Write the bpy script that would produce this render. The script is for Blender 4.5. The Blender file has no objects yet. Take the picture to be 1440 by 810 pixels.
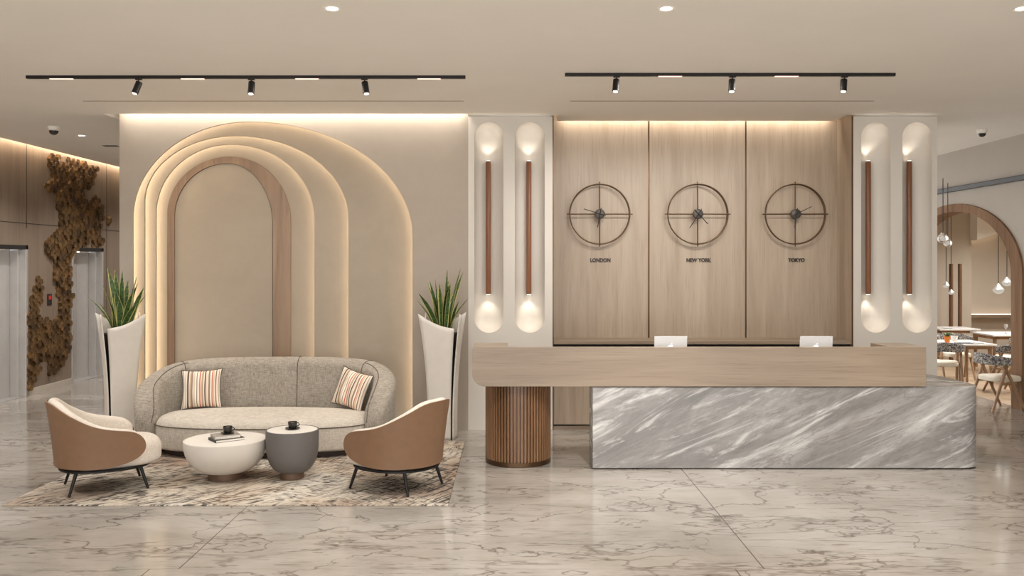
import bpy, bmesh, math, random
from mathutils import Vector, Matrix, Euler
random.seed(7)
PI = math.pi
F, CX, HY, H = 1250.0, 720.0, 372.0, 2.0       # focal length in px, vanishing point, eye height
def px(x, D): return (x - CX) / F * D
def pz(y, D): return H + (HY - y) * D / F
def atz(x, y, z):                                # point on the horizontal plane z
    D = (H - z) * F / (y - HY)
    return Vector((px(x, D), D, z))
S = bpy.context.scene
COL = S.collection
def lin(c):
    r = []
    for v in c:
        v /= 255.0
        r.append(v / 12.92 if v <= .04045 else ((v + .055) / 1.055) ** 2.4)
    return (r[0], r[1], r[2], 1.0)

# ------------------------------------------------------------------ materials
class NT:
    def __init__(s, name):
        s.m = bpy.data.materials.new(name); s.m.use_nodes = True
        s.t = s.m.node_tree; s.n = s.t.nodes; s.l = s.t.links
        s.b = s.n['Principled BSDF']
    def add(s, typ, **kw):
        n = s.n.new(typ)
        for k, v in kw.items():
            if k in n.inputs: n.inputs[k].default_value = v
            else: setattr(n, k, v)
        return n
    def link(s, a, b): s.l.new(a, b)
    def coord(s, kind='Object', scale=(1,1,1), rot=(0,0,0), loc=(0,0,0)):
        tc = s.add('ShaderNodeTexCoord'); mp = s.add('ShaderNodeMapping')
        mp.inputs['Scale'].default_value = scale; mp.inputs['Rotation'].default_value = rot
        mp.inputs['Location'].default_value = loc
        s.link(tc.outputs[kind], mp.inputs['Vector']); return mp.outputs['Vector']
    def noise(s, vec, scale, detail=4, rough=.55, dist=0.0):
        n = s.add('ShaderNodeTexNoise', Scale=scale, Detail=detail, Roughness=rough, Distortion=dist)
        s.link(vec, n.inputs['Vector']); return n.outputs['Fac']
    def ramp(s, fac, stops, interp='LINEAR'):
        r = s.add('ShaderNodeValToRGB'); e = r.color_ramp.elements; r.color_ramp.interpolation = interp
        while len(e) < len(stops): e.new(.5)
        for k, (p, c) in zip(e, stops):
            k.position = p; k.color = c if len(c) == 4 else (*c, 1)
        s.link(fac, r.inputs['Fac']); return r.outputs['Color']
    def math(s, op, a, b=None, c=None):
        n = s.add('ShaderNodeMath', operation=op)
        for i, v in enumerate((a, b, c)):
            if v is None: continue
            if isinstance(v, (int, float)): n.inputs[i].default_value = v
            else: s.link(v, n.inputs[i])
        return n.outputs[0]
    def mix(s, fac, a, b, blend='MIX'):
        n = s.add('ShaderNodeMix', data_type='RGBA', blend_type=blend)
        if isinstance(fac, (int, float)): n.inputs['Factor'].default_value = fac
        else: s.link(fac, n.inputs['Factor'])
        for sock, v in ((n.inputs[6], a), (n.inputs[7], b)):
            if isinstance(v, tuple): sock.default_value = v
            else: s.link(v, sock)
        return n.outputs[2]
    def bump(s, h, strength=.2, dist=.01):
        n = s.add('ShaderNodeBump', Strength=strength, Distance=dist)
        s.link(h, n.inputs['Height']); s.link(n.outputs['Normal'], s.b.inputs['Normal'])
    def base(s, c):
        if isinstance(c, tuple): s.b.inputs['Base Color'].default_value = c
        else: s.link(c, s.b.inputs['Base Color'])
    def fin(s, rough=.5, metal=0.0, spec=None):
        s.b.inputs['Roughness'].default_value = rough; s.b.inputs['Metallic'].default_value = metal
        if spec is not None: s.b.inputs['Specular IOR Level'].default_value = spec
        return s.m
BW = lambda v: (v, v, v, 1)

def plain(name, c, rough=.5, metal=0., var=.06, scale=6., bump=0., bscale=60., spec=None):
    t = NT(name); c0 = lin(c)
    v = t.coord(); f = t.noise(v, scale, 4)
    d = tuple(max(0, x * (1 - var)) for x in c0[:3]) + (1,); u = tuple(min(1, x * (1 + var)) for x in c0[:3]) + (1,)
    t.base(t.ramp(f, [(.3, d), (.7, u)]))
    if bump: t.bump(t.noise(v, bscale, 3), bump, .01)
    return t.fin(rough, metal, spec)
def emis(name, c, strength):
    t = NT(name); t.base((0, 0, 0, 1))
    t.b.inputs['Emission Color'].default_value = lin(c); t.b.inputs['Emission Strength'].default_value = strength
    return t.fin(.5)
def wood(name, c1, c2, c3, axis, rough=.45, density=9., streak=70.):
    t = NT(name)
    sc = [1., 1., 1.]; sc[axis] = .07
    v = t.coord(scale=tuple(sc))
    a = t.noise(v, density, 6, .6, .6)
    sc2 = [1., 1., 1.]; sc2[axis] = .03
    v2 = t.coord(scale=tuple(sc2))
    b = t.noise(v2, streak, 3, .6)
    col = t.ramp(a, [(.28, lin(c1)), (.5, lin(c2)), (.74, lin(c3))])
    st = t.ramp(b, [(.34, BW(.84)), (.43, BW(1.0)), (.72, BW(1.04))])
    t.base(t.mix(1.0, col, st, 'MULTIPLY'))
    t.bump(b, .08, .004)
    return t.fin(rough)

M = {}
M['ceiling'] = plain('ceiling_paint', (241, 236, 227), .85, var=.015, scale=1.5)
M['column'] = plain('column_paint', (214, 207, 197), .7, var=.012, scale=2.)
def plaster(name, c, amt=.05):
    t = NT(name); v = t.coord(); c0 = lin(c)
    a = t.noise(v, 1.4, 6, .6, .8); b = t.noise(v, 9, 5, .6)
    f = t.math('ADD', t.math('MULTIPLY', a, .75), t.math('MULTIPLY', b, .25))
    t.base(t.ramp(f, [(.32, tuple(x * (1 - amt) for x in c0[:3])), (.52, c0), (.7, tuple(min(1, x * (1 + amt)) for x in c0[:3]))]))
    t.bump(b, .05, .01)
    return t.fin(.75)
M['plaster'] = plaster('limewash_plaster', (172, 160, 146))
M['plaster_in'] = plaster('limewash_panel', (168, 155, 138), .06)
M['oak'] = wood('light_oak_vertical', (152, 134, 114), (164, 146, 126), (175, 158, 138), 2, .42, 7, 70)
M['oak_h'] = wood('light_oak_horizontal', (126, 109, 91), (140, 122, 103), (154, 137, 117), 0, .3, 7, 70)
M['oak_arch'] = wood('oak_arch_lining', (128, 104, 84), (146, 121, 99), (160, 136, 113), 2, .5, 8, 60)
M['walnut'] = wood('walnut_bar', (108, 68, 44), (138, 90, 60), (160, 110, 74), 2, .4, 10, 60)
M['slat'] = wood('brown_slats', (104, 74, 50), (128, 94, 66), (148, 112, 82), 2, .35, 8, 60)
M['chairwood'] = wood('chair_oak', (124, 94, 66), (148, 114, 82), (166, 132, 98), 2, .45, 10, 60)
M['archwood'] = _aw = wood('arch_surround_wood', (104, 77, 56), (124, 95, 71), (142, 112, 86), 2, .45, 8, 50)
_aw.node_tree.nodes['Principled BSDF'].inputs['Specular IOR Level'].default_value = .15; _aw.node_tree.nodes['Principled BSDF'].inputs['Roughness'].default_value = .8
M['panelwall'] = wood('lobby_wall_laminate', (116, 100, 86), (126, 110, 95), (134, 118, 102), 2, .4, 5, 40)
M['bronze'] = plain('bronze_trim', (92, 70, 50), .35, .8)
M['black'] = plain('black_metal', (34, 31, 29), .45, .5)
M['blackmatte'] = plain('black_matte', (26, 24, 23), .6)
M['steel'] = plain('brushed_steel', (196, 192, 188), .35, .6, var=.04)
M['clockmetal'] = plain('dark_bronze_wire', (92, 72, 54), .35, .7)
M['clockhub'] = plain('clock_hub_grey', (78, 72, 66), .5, .5)
M['letters'] = plain('dark_letters', (58, 46, 38), .5, .2)
M['white_table'] = plain('white_lacquer', (205, 197, 186), .55, var=.02)
M['white_top'] = plain('white_table_top', (226, 220, 211), .35, var=.015)
M['grey_table'] = plain('charcoal_lacquer', (98, 93, 90), .55, var=.03)
M['brownfoot'] = plain('brown_metal_foot', (104, 82, 66), .4, .3)
M['leather'] = plain('tan_leather', (124, 93, 68), .5, var=.05, scale=14, bump=.05, bscale=180)
M['planter'] = plain('planter_offwhite', (206, 198, 187), .5, var=.03, scale=9)
M['soil'] = plain('planter_dark_core', (42, 36, 30), .9)
M['cup'] = plain('black_cup_glaze', (38, 35, 33), .25)
M['coffee'] = plain('milky_coffee', (150, 134, 118), .3)
M['bookdark'] = plain('dark_book_cover', (48, 44, 41), .55)
M['bookgrey'] = plain('grey_book_cover', (156, 148, 138), .6, var=.25, scale=40)
M['paper'] = plain('book_pages', (216, 208, 196), .8)
M['laptop'] = plain('laptop_silver', (225, 224, 222), .35, .15, var=.01)
M['logo'] = emis('laptop_logo_light', (255, 255, 255), .9)
M['seatcloth'] = plain('cream_seat_cloth', (226, 216, 198), .85)
M['pot'] = plain('orange_pot', (226, 132, 52), .55)
M['leafgreen'] = plain('small_green_leaf', (84, 106, 50), .5, var=.25, scale=30)
M['china'] = plain('white_china', (228, 226, 222), .3)
M['navy'] = plain('dark_napkin', (70, 72, 84), .8)
M['glass'] = NT('pendant_glass').m
_b = M['glass'].node_tree.nodes['Principled BSDF']
_b.inputs['Base Color'].default_value = (.9, .88, .85, 1); _b.inputs['Roughness'].default_value = .05; _b.inputs['Transmission Weight'].default_value = .8
M['led_dining'] = emis('dining_led', (255, 232, 204), 2.2)
M['opal'] = emis('opal_glass', (255, 246, 230), .3)
M['led'] = emis('warm_led', (255, 234, 210), 8.)
M['led_arch'] = emis('warm_arch_led', (255, 235, 206), 9.5)
M['led_wood'] = emis('warm_niche_led', (255, 230, 202), 7.)
M['led_white'] = emis('neutral_led', (255, 244, 230), 9.)
M['led_lobby'] = emis('lobby_led', (255, 230, 200), 26.)
M['lampdisc'] = emis('downlight_disc', (255, 236, 212), 6.)
M['lamptip'] = emis('bar_lamp_tip', (255, 236, 212), 5.)
M['segment'] = emis('track_light_segment', (255, 206, 190), 1.1)
M['display'] = emis('red_display', (190, 40, 24), .5)

def fabric(name, c1, c2, sc=90., dark=None):
    t = NT(name)
    v1 = t.coord(scale=(1, 1, .22)); v2 = t.coord(scale=(.22, .22, 1))
    a = t.noise(v1, sc, 3, .6); b = t.noise(v2, sc, 3, .6); c = t.noise(t.coord(), 3.5, 4)
    f = t.math('ADD', t.math('MULTIPLY', a, .5), t.math('MULTIPLY', b, .5))
    f = t.math('ADD', t.math('MULTIPLY', f, .85), t.math('MULTIPLY', c, .15))
    t.base(t.ramp(f, [(.38, lin(c1)), (.62, lin(c2))]))
    t.bump(f, .35, .006)
    t.b.inputs['Sheen Weight'].default_value = .15
    return t.fin(.9, spec=.2)
M['sofa_back'] = fabric('grey_beige_weave', (128, 119, 107), (168, 159, 146))
M['sofa_seat'] = fabric('cream_weave', (172, 162, 148), (202, 193, 180))
M['boucle'] = fabric('cream_boucle', (196, 184, 170), (218, 208, 195), 140)
M['piping'] = plain('dark_piping', (88, 79, 70), .8)

def floor_mat():
    t = NT('marble_floor')
    v = t.coord(scale=(.6, 1, 1), rot=(0, 0, .12))
    big = t.noise(v, .9, 6, .6, .9)
    clus = t.noise(t.coord(scale=(.5, 1, 1), loc=(2, 5, 0)), 1.5, 5, .6, .6)
    dash = t.noise(t.coord(scale=(.13, 1, 1)), 22, 6, .62, .25)
    grain = t.noise(t.coord(scale=(.3, 1, 1), loc=(7, 7, 0)), 7, 8, .7, .8)
    base = t.ramp(big, [(.3, lin((138, 131, 122))), (.5, lin((157, 150, 141))), (.7, lin((172, 166, 158)))])
    cm = t.ramp(clus, [(.42, BW(0)), (.60, BW(1))])
    soft = t.ramp(grain, [(.46, BW(0)), (.64, BW(1))])
    base = t.mix(t.math('MULTIPLY', t.math('MULTIPLY', cm, soft), .5), base, lin((120, 111, 101)))
    dm = t.ramp(dash, [(.58, BW(0)), (.63, BW(1))])
    base = t.mix(t.math('MULTIPLY', t.math('MULTIPLY', dm, t.math('ADD', t.math('MULTIPLY', cm, .8), .15)), .7), base, lin((92, 81, 70)))
    def ridge(vec, scale, w, dist, det=7, rough=.62):
        n = t.noise(vec, scale, det, rough, dist)
        d = t.math('ABSOLUTE', t.math('SUBTRACT', n, .5))
        return t.ramp(d, [(0, BW(1)), (w*.4, BW(.8)), (w, BW(0))])
    def mask(loc, sc, lo, hi): return t.ramp(t.noise(t.coord(loc=loc), sc, 3), [(lo, BW(0)), (hi, BW(1))])
    r1 = t.math('MULTIPLY', ridge(t.coord(scale=(.6, 1, 1), rot=(0, 0, .6)), .75, .0048, .15, 5, .55), mask((3, 7, 0), 1.0, .42, .5))
    r2 = t.math('MULTIPLY', ridge(t.coord(scale=(.7, 1, 1), rot=(0, 0, -.5), loc=(5, 2, 0)), 1.1, .0055, .15, 5, .55), mask((9, 1, 0), 1.3, .44, .52))
    r3 = t.math('MULTIPLY', ridge(t.coord(scale=(.25, 1, 1), rot=(0, 0, .06), loc=(1, 4, 0)), 1.0, .0075, .15, 6, .58), mask((4, 4, 0), .9, .40, .5))
    base = t.mix(t.math('MULTIPLY', r3, .6), base, lin((88, 78, 68)))
    base = t.mix(t.math('MULTIPLY', t.math('MAXIMUM', r1, r2), .72), base, lin((72, 62, 52)))
    # slab joints
    tc = t.add('ShaderNodeTexCoord'); sp = t.add('ShaderNodeSeparateXYZ'); t.link(tc.outputs['Object'], sp.inputs[0])
    X, Y = sp.outputs['X'], sp.outputs['Y']
    def line(a, p, w): return t.math('LESS_THAN', t.math('ABSOLUTE', t.math('SUBTRACT', a, p)), w)
    rowA = t.math('GREATER_THAN', Y, 5.84)
    jA = t.math('MAXIMUM', line(X, -2.19, .0045), line(X, 1.657, .0045))
    jB = t.math('MAXIMUM', line(X, -2.38, .0045), line(X, 1.467, .0045))
    j = t.math('ADD', t.math('MULTIPLY', jA, rowA), t.math('MULTIPLY', jB, t.math('SUBTRACT', 1.0, rowA)))
    base = t.mix(t.math('MULTIPLY', j, .85), base, lin((70, 60, 52)))
    k = t.math('MAXIMUM', line(Y, 5.84, .004), line(Y, 9.0, .004))
    base = t.mix(t.math('MULTIPLY', k, .35), base, lin((120, 108, 95)))
    t.base(base)
    return t.fin(.11, spec=.6)
M['floor'] = floor_mat()
M['woodfloor'] = wood('dining_floor_planks', (158, 134, 108), (182, 158, 130), (200, 178, 150), 0, .35, 5, 20)

def stone():
    t = NT('grey_marble')
    rot = (0, .50, 0)
    # rotate into the streak direction first, then stretch along it
    tc = t.add('ShaderNodeTexCoord'); vr = t.add('ShaderNodeVectorRotate', rotation_type='Y_AXIS'); vr.inputs['Angle'].default_value = .40
    t.link(tc.outputs['Object'], vr.inputs['Vector'])
    def st(s):
        mp = t.add('ShaderNodeMapping'); mp.inputs['Scale'].default_value = s
        t.link(vr.outputs['Vector'], mp.inputs['Vector']); return mp.outputs['Vector']
    a = t.noise(st((.2, .6, 1)), 1.7, 9, .6, 1.1)
    b = t.noise(st((.16, .6, 1)), 4.6, 9, .68, 1.2)
    c = t.noise(st((.3, 1, 1)), 30., 6, .7, .6)
    col = t.ramp(a, [(.34, lin((116, 112, 109))), (.46, lin((136, 132, 128))), (.55, lin((155, 151, 147))), (.66, lin((198, 195, 191)))])
    w = t.ramp(b, [(.53, BW(0)), (.64, BW(1))])
    col = t.mix(t.math('MULTIPLY', w, .75), col, lin((218, 215, 210)))
    d = t.ramp(t.math('ABSOLUTE', t.math('SUBTRACT', b, .44)), [(0, BW(1)), (.03, BW(0))])
    col = t.mix(t.math('MULTIPLY', d, .55), col, lin((112, 105, 100)))
    e = t.ramp(c, [(.35, BW(.9)), (.6, BW(1.03))])
    col = t.mix(1., col, e, 'MULTIPLY')
    t.base(col)
    return t.fin(.25)
M['stone'] = stone()

def rug():
    t = NT('abstract_rug')
    v = t.coord(rot=(0, 0, .5))
    big = t.noise(t.coord(), 1.0, 4, .5, .5)
    # brush strokes: dashes stretched along arcs round two far centres
    tc = t.add('ShaderNodeTexCoord')
    def strokes(cx, cy, sr, sa, off):
        sp = t.add('ShaderNodeSeparateXYZ'); t.link(tc.outputs['Object'], sp.inputs[0])
        dx = t.math('SUBTRACT', sp.outputs['X'], cx); dy = t.math('SUBTRACT', sp.outputs['Y'], cy)
        r = t.math('SQRT', t.math('ADD', t.math('MULTIPLY', dx, dx), t.math('MULTIPLY', dy, dy)))
        a = t.math('ARCTAN2', dy, dx)
        cb = t.add('ShaderNodeCombineXYZ'); t.link(t.math('MULTIPLY', r, sr), cb.inputs[0]); t.link(t.math('MULTIPLY', a, sa), cb.inputs[1]); cb.inputs[2].default_value = off
        return t.noise(cb.outputs[0], 1.0, 5, .65, .6)
    s1 = strokes(-5.2, 10.2, 30., 16., 0.); s2 = strokes(-2.1, 6.3, 30., 14., 3.)
    n2 = t.noise(t.coord(loc=(4, 2, 0)), 1.5, 4, .6, .6); n3 = t.noise(t.coord(loc=(8, 3, 0)), 1.5, 4, .6, .6)
    base = t.ramp(big, [(.36, lin((160, 142, 126))), (.5, lin((200, 188, 171))), (.64, lin((216, 207, 193)))])
    n4 = t.noise(t.coord(scale=(1, 2.5, 1)), 55, 4, .7)
    k1 = t.math('MULTIPLY', t.ramp(s1, [(.50, BW(0)), (.57, BW(1))]), t.ramp(n2, [(.38, BW(.12)), (.56, BW(1))]))
    k2 = t.math('MULTIPLY', t.ramp(s2, [(.50, BW(0)), (.57, BW(1))]), t.ramp(n3, [(.42, BW(.1)), (.58, BW(1))]))
    col = t.mix(t.math('MULTIPLY', k1, .92), base, lin((60, 54, 51)))
    col = t.mix(t.math('MULTIPLY', k2, .92), col, lin((40, 36, 35)))
    tan = t.math('MULTIPLY', t.ramp(t.noise(t.coord(loc=(1, 9, 0)), 1.8, 3), [(.5, BW(0)), (.62, BW(1))]), t.ramp(n4, [(.45, BW(0)), (.6, BW(1))]))
    col = t.mix(t.math('MULTIPLY', tan, .4), col, lin((170, 128, 92)))
    spk = t.ramp(n4, [(.3, BW(.82)), (.55, BW(1.03))])
    t.base(t.mix(1., col, spk, 'MULTIPLY'))
    t.bump(n4, .6, .01)
    return t.fin(.95, spec=.1)
M['rug'] = rug()

def stripes():
    t = NT('striped_cushion_cloth')
    tc = t.add('ShaderNodeTexCoord'); sp = t.add('ShaderNodeSeparateXYZ'); t.link(tc.outputs['UV'], sp.inputs[0])
    cols = [(222, 210, 194), (120, 100, 84), (222, 210, 194), (186, 162, 138), (232, 222, 208), (98, 86, 78), (226, 212, 194), (196, 170, 144), (150, 128, 108), (228, 216, 200),
            (206, 186, 164), (232, 222, 208), (128, 108, 92), (224, 210, 192), (190, 92, 70), (226, 214, 198), (176, 150, 126), (232, 224, 210), (104, 88, 76), (214, 196, 174),
            (228, 216, 200), (150, 124, 102), (230, 220, 206), (188, 90, 68), (206, 178, 150), (228, 216, 200), (120, 100, 86), (224, 208, 188), (160, 138, 118), (222, 210, 194)]
    n = len(cols)
    r = t.ramp(sp.outputs['X'], [((i + .3 * math.sin(i * 2.3)) / n if i else 0, lin(c)) for i, c in enumerate(cols)], 'CONSTANT')
    t.base(r); t.bump(t.noise(t.coord(), 160, 2), .3, .004)
    return t.fin(.9, spec=.2)
M['stripes'] = stripes()
def snake():
    t = NT('snake_plant_leaf')
    tc = t.add('ShaderNodeTexCoord'); sp = t.add('ShaderNodeSeparateXYZ'); t.link(tc.outputs['UV'], sp.inputs[0])
    e = t.math('ABSOLUTE', t.math('SUBTRACT', sp.outputs['X'], .5))
    band = t.noise(t.coord('UV', scale=(.6, 14, 1)), 1.6, 3, .6, .8)
    g = t.ramp(band, [(.4, lin((36, 62, 30))), (.6, lin((74, 104, 50)))])
    t.base(t.mix(t.ramp(e, [(.38, BW(0)), (.42, BW(1))]), g, lin((196, 190, 120))))
    return t.fin(.4)
M['snake'] = snake()
def hexm():
    t = NT('brass_hexagons')
    oi = t.add('ShaderNodeTexCoord'); f = t.noise(oi.outputs['Object'], 5, 2)
    t.base(t.ramp(f, [(.35, lin((72, 53, 33))), (.65, lin((122, 92, 56)))]))
    return t.fin(.45, .35)
M['hex'] = hexm()
def pattern():
    t = NT('patterned_chair_cloth')
    f = t.noise(t.coord(), 42, 4, .7, 1.0)
    t.base(t.ramp(f, [(.42, lin((58, 58, 66))), (.5, lin((120, 116, 114))), (.6, lin((206, 198, 186)))]))
    return t.fin(.9)
M['pattern'] = pattern()

# ------------------------------------------------------------------ helpers
def link(name, me, mat, parent=None, smooth=None, bevel=0, seg=2):
    o = bpy.data.objects.new(name, me); COL.objects.link(o)
    if mat: me.materials.append(mat if not isinstance(mat, str) else M[mat])
    if parent: o.parent = parent
    if smooth is not None:
        me.shade_smooth(); me.set_sharp_from_angle(angle=math.radians(smooth))
    if bevel:
        m = o.modifiers.new('edge', 'BEVEL'); m.width = bevel; m.segments = seg; m.limit_method = 'ANGLE'; m.angle_limit = math.radians(40)
    return o
def obj(name, bm, mat, parent=None, smooth=None, bevel=0, world=False, seg=2):
    if world and parent:
        bmesh.ops.translate(bm, verts=bm.verts, vec=-Vector(parent.location))
    bmesh.ops.recalc_face_normals(bm, faces=bm.faces)
    me = bpy.data.meshes.new(name); bm.to_mesh(me); bm.free()
    return link(name, me, mat, parent, smooth, bevel, seg)
def tag(o, label, cat, group=None, kind=None):
    o['label'] = label; o['category'] = cat
    if group: o['group'] = group
    if kind: o['kind'] = kind
    return o
def thing(name, label, cat, loc=(0, 0, 0), rz=0, group=None):
    o = bpy.data.objects.new(name, None); COL.objects.link(o); o.empty_display_size = .1
    o.location = loc; o.rotation_euler = (0, 0, rz)
    return tag(o, label, cat, group)
def struct(o, label=None):
    o['kind'] = 'structure'
    if label: o['label'] = label
    return o
def BM(): return bmesh.new()
def box(bm, x0, x1, y0, y1, z0, z1):
    v = [bm.verts.new(p) for p in ((x0,y0,z0),(x1,y0,z0),(x1,y1,z0),(x0,y1,z0),(x0,y0,z1),(x1,y0,z1),(x1,y1,z1),(x0,y1,z1))]
    for f in ((0,3,2,1),(4,5,6,7),(0,1,5,4),(1,2,6,5),(2,3,7,6),(3,0,4,7)): bm.faces.new([v[i] for i in f])
    return bm
def lathe(bm, prof, cx=0, cy=0, n=48, cap=True):
    rings = []
    for r, z in prof:
        rings.append([bm.verts.new((cx + r*math.cos(2*PI*i/n), cy + r*math.sin(2*PI*i/n), z)) for i in range(n)])
    for a, b in zip(rings, rings[1:]):
        for i in range(n): bm.faces.new((a[i], a[(i+1)%n], b[(i+1)%n], b[i]))
    if cap: bm.faces.new(rings[0]); bm.faces.new(rings[-1])
    return bm
def tube(bm, pts, r, n=8, closed=False, r2=None):
    pts = [Vector(p) for p in pts]; rings = []; N = len(pts); up = None
    for i, p in enumerate(pts):
        if closed: d = pts[(i+1)%N] - pts[i-1]
        else: d = pts[min(i+1, N-1)] - pts[max(i-1, 0)]
        d.normalize()
        if up is None: up = d.orthogonal().normalized()
        a = up - d*up.dot(d)
        a = a.normalized() if a.length > 1e-6 else d.orthogonal().normalized()
        up = a; b = d.cross(a)
        rr = r if r2 is None else r + (r2 - r)*i/max(1, N-1)
        rings.append([bm.verts.new(p + (a*math.cos(2*PI*k/n) + b*math.sin(2*PI*k/n))*rr) for k in range(n)])
    for i in range(N if closed else N-1):
        A, B = rings[i], rings[(i+1)%N]
        for k in range(n): bm.faces.new((A[k], A[(k+1)%n], B[(k+1)%n], B[k]))
    if not closed: bm.faces.new(rings[0]); bm.faces.new(rings[-1])
    return bm
def prism(bm, pts, axis, a, b):                   # polygon extruded along an axis
    def P(u, v, w): return {0: (w, u, v), 1: (u, w, v), 2: (u, v, w)}[axis]
    n = len(pts)
    if n > 4:
        tmp = bmesh.new(); holed(tmp, pts, [], axis, a, b)
        me = bpy.data.meshes.new('tmp'); tmp.to_mesh(me); tmp.free(); bm.from_mesh(me); bpy.data.meshes.remove(me)
        return bm
    A = [bm.verts.new(P(u, v, a)) for u, v in pts]; B = [bm.verts.new(P(u, v, b)) for u, v in pts]
    bm.faces.new(A); bm.faces.new(B[::-1])
    for i in range(n): bm.faces.new((A[i], B[i], B[(i+1)%n], A[(i+1)%n]))
    return bm
def holed(bm, outer, holes, axis, a, b):          # plate with holes
    def P(u, v, w): return {0: (w, u, v), 1: (u, w, v), 2: (u, v, w)}[axis]
    for w in (a, b):
        E = []
        for loop in [outer] + holes:
            vs = [bm.verts.new(P(u, v, w)) for u, v in loop]
            E += [bm.edges.new((vs[i], vs[(i+1) % len(vs)])) for i in range(len(vs))]
        bmesh.ops.triangle_fill(bm, use_beauty=True, edges=E)
    for loop in [outer] + holes:
        A = [bm.verts.new(P(u, v, a)) for u, v in loop]; B = [bm.verts.new(P(u, v, b)) for u, v in loop]
        for i in range(len(loop)): bm.faces.new((A[i], B[i], B[(i+1)%len(loop)], A[(i+1)%len(loop)]))
    bmesh.ops.remove_doubles(bm, verts=bm.verts, dist=1e-5)
    return bm
def rr(w, h, r, seg=5):                           # rounded rectangle outline, centred
    r = min(r, w/2*.999, h/2*.999); out = []
    for cx, cy, a0 in ((w/2-r, h/2-r, 0), (-w/2+r, h/2-r, PI/2), (-w/2+r, -h/2+r, PI), (w/2-r, -h/2+r, 1.5*PI)):
        for k in range(seg+1):
            a = a0 + PI/2*k/seg; out.append((cx + r*math.cos(a), cy + r*math.sin(a)))
    return out
def skin(bm, rings, closed=True, caps=True):
    R = [[bm.verts.new(p) for p in ring] for ring in rings]; n = len(R[0])
    for a, b in zip(R, R[1:]):
        for i in range(n if closed else n-1): bm.faces.new((a[i], a[(i+1)%n], b[(i+1)%n], b[i]))
    if caps: bm.faces.new(R[0]); bm.faces.new(R[-1])
    return bm
def cushion(bm, plan, z0, z1, r0, r1, crown=0.0):  # upholstered block with rounded edges over a convex plan
    c = sum((Vector(p) for p in plan), Vector((0, 0)))/len(plan); n = len(plan); nor = []
    for i in range(n):
        d = Vector(plan[(i+1)%n]) - Vector(plan[i-1]); v = Vector((d.y, -d.x)).normalized()
        if v.dot(Vector(plan[i]) - c) < 0: v = -v
        nor.append(v)
    rings = []
    def ring(ins, z): rings.append([(plan[i][0]-nor[i].x*ins, plan[i][1]-nor[i].y*ins, z) for i in range(n)])
    for k in range(5):
        a = PI/2*k/4; ring(r0*(1-math.sin(a)), z0 + r0*(1-math.cos(a)))
    for k in range(7):
        a = PI/2*k/6; ring(r1*(1-math.cos(a)), z1 - r1*(1-math.sin(a)))
    for k in range(1, 6):                          # soft crown
        f = 1 - k/6.; last = rings[10 + 1]
        rings.append([(c.x + (last[i][0]-c.x)*f, c.y + (last[i][1]-c.y)*f, z1 + crown*(1-f*f)) for i in range(n)])
    return skin(bm, rings)
def interp(tab, x):
    for (x0, y0), (x1, y1) in zip(tab, tab[1:]):
        if x <= x1:
            f = (x-x0)/(x1-x0); f = f*f*(3-2*f) if False else f
            return y0 + (y1-y0)*f
    return tab[-1][1]
def smoothtab(tab, x):                             # monotone-ish cosine-free Catmull-Rom
    n = len(tab)
    for i in range(n-1):
        if x <= tab[i+1][0] or i == n-2:
            x0, y0 = tab[i]; x1, y1 = tab[i+1]
            m0 = (y1 - tab[i-1][1])/(x1 - tab[i-1][0]) if i > 0 else 0
            m1 = (tab[i+2][1] - y0)/(tab[i+2][0] - x0) if i < n-2 else (y1-y0)/(x1-x0)
            h = x1-x0; t = min(1, max(0, (x-x0)/h))
            return (2*t**3-3*t*t+1)*y0 + (t**3-2*t*t+t)*h*m0 + (-2*t**3+3*t*t)*y1 + (t**3-t*t)*h*m1
def dup(root, loc, rz=None, label=None):
    r = root.copy(); COL.objects.link(r); r.location = loc
    if rz is not None: r.rotation_euler = (0, 0, rz)
    if label: r['label'] = label
    for ch in list(root.children):
        c = ch.copy(); COL.objects.link(c); c.parent = r
        for g in list(ch.children):
            d = g.copy(); COL.objects.link(d); d.parent = c
    return r
def light(name, typ, loc, energy, color=(1, .98, .955), rot=None, target=None, **kw):
    L = bpy.data.lights.new(name, typ); L.energy = energy; L.color = color
    for k, v in kw.items(): setattr(L, k, v)
    o = bpy.data.objects.new(name, L); COL.objects.link(o); o.location = loc
    if rot: o.rotation_euler = rot
    if target is not None: o.rotation_euler = (Vector(target) - Vector(loc)).to_track_quat('-Z', 'Y').to_euler()
    return o

# ------------------------------------------------------------------ camera, world
cam = bpy.data.cameras.new('camera'); co = bpy.data.objects.new('camera', cam); COL.objects.link(co)
cam.sensor_width = 36; cam.lens = F/1440*36; cam.shift_y = -(405 - HY)/1440
cam.clip_start = .05; cam.clip_end = 100
co.location = (0, 0, H); co.rotation_euler = (PI/2, 0, 0); S.camera = co
W = bpy.data.worlds.new('world'); S.world = W; W.use_nodes = True
W.node_tree.nodes['Background'].inputs[0].default_value = (1, 1, 1, 1)
W.node_tree.nodes['Background'].inputs[1].default_value = 2.0
vs = S.view_settings; vs.view_transform = 'Standard'; vs.look = 'None'; vs.gamma = 1; vs.exposure = 0.79; vs.use_curve_mapping = False

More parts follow.
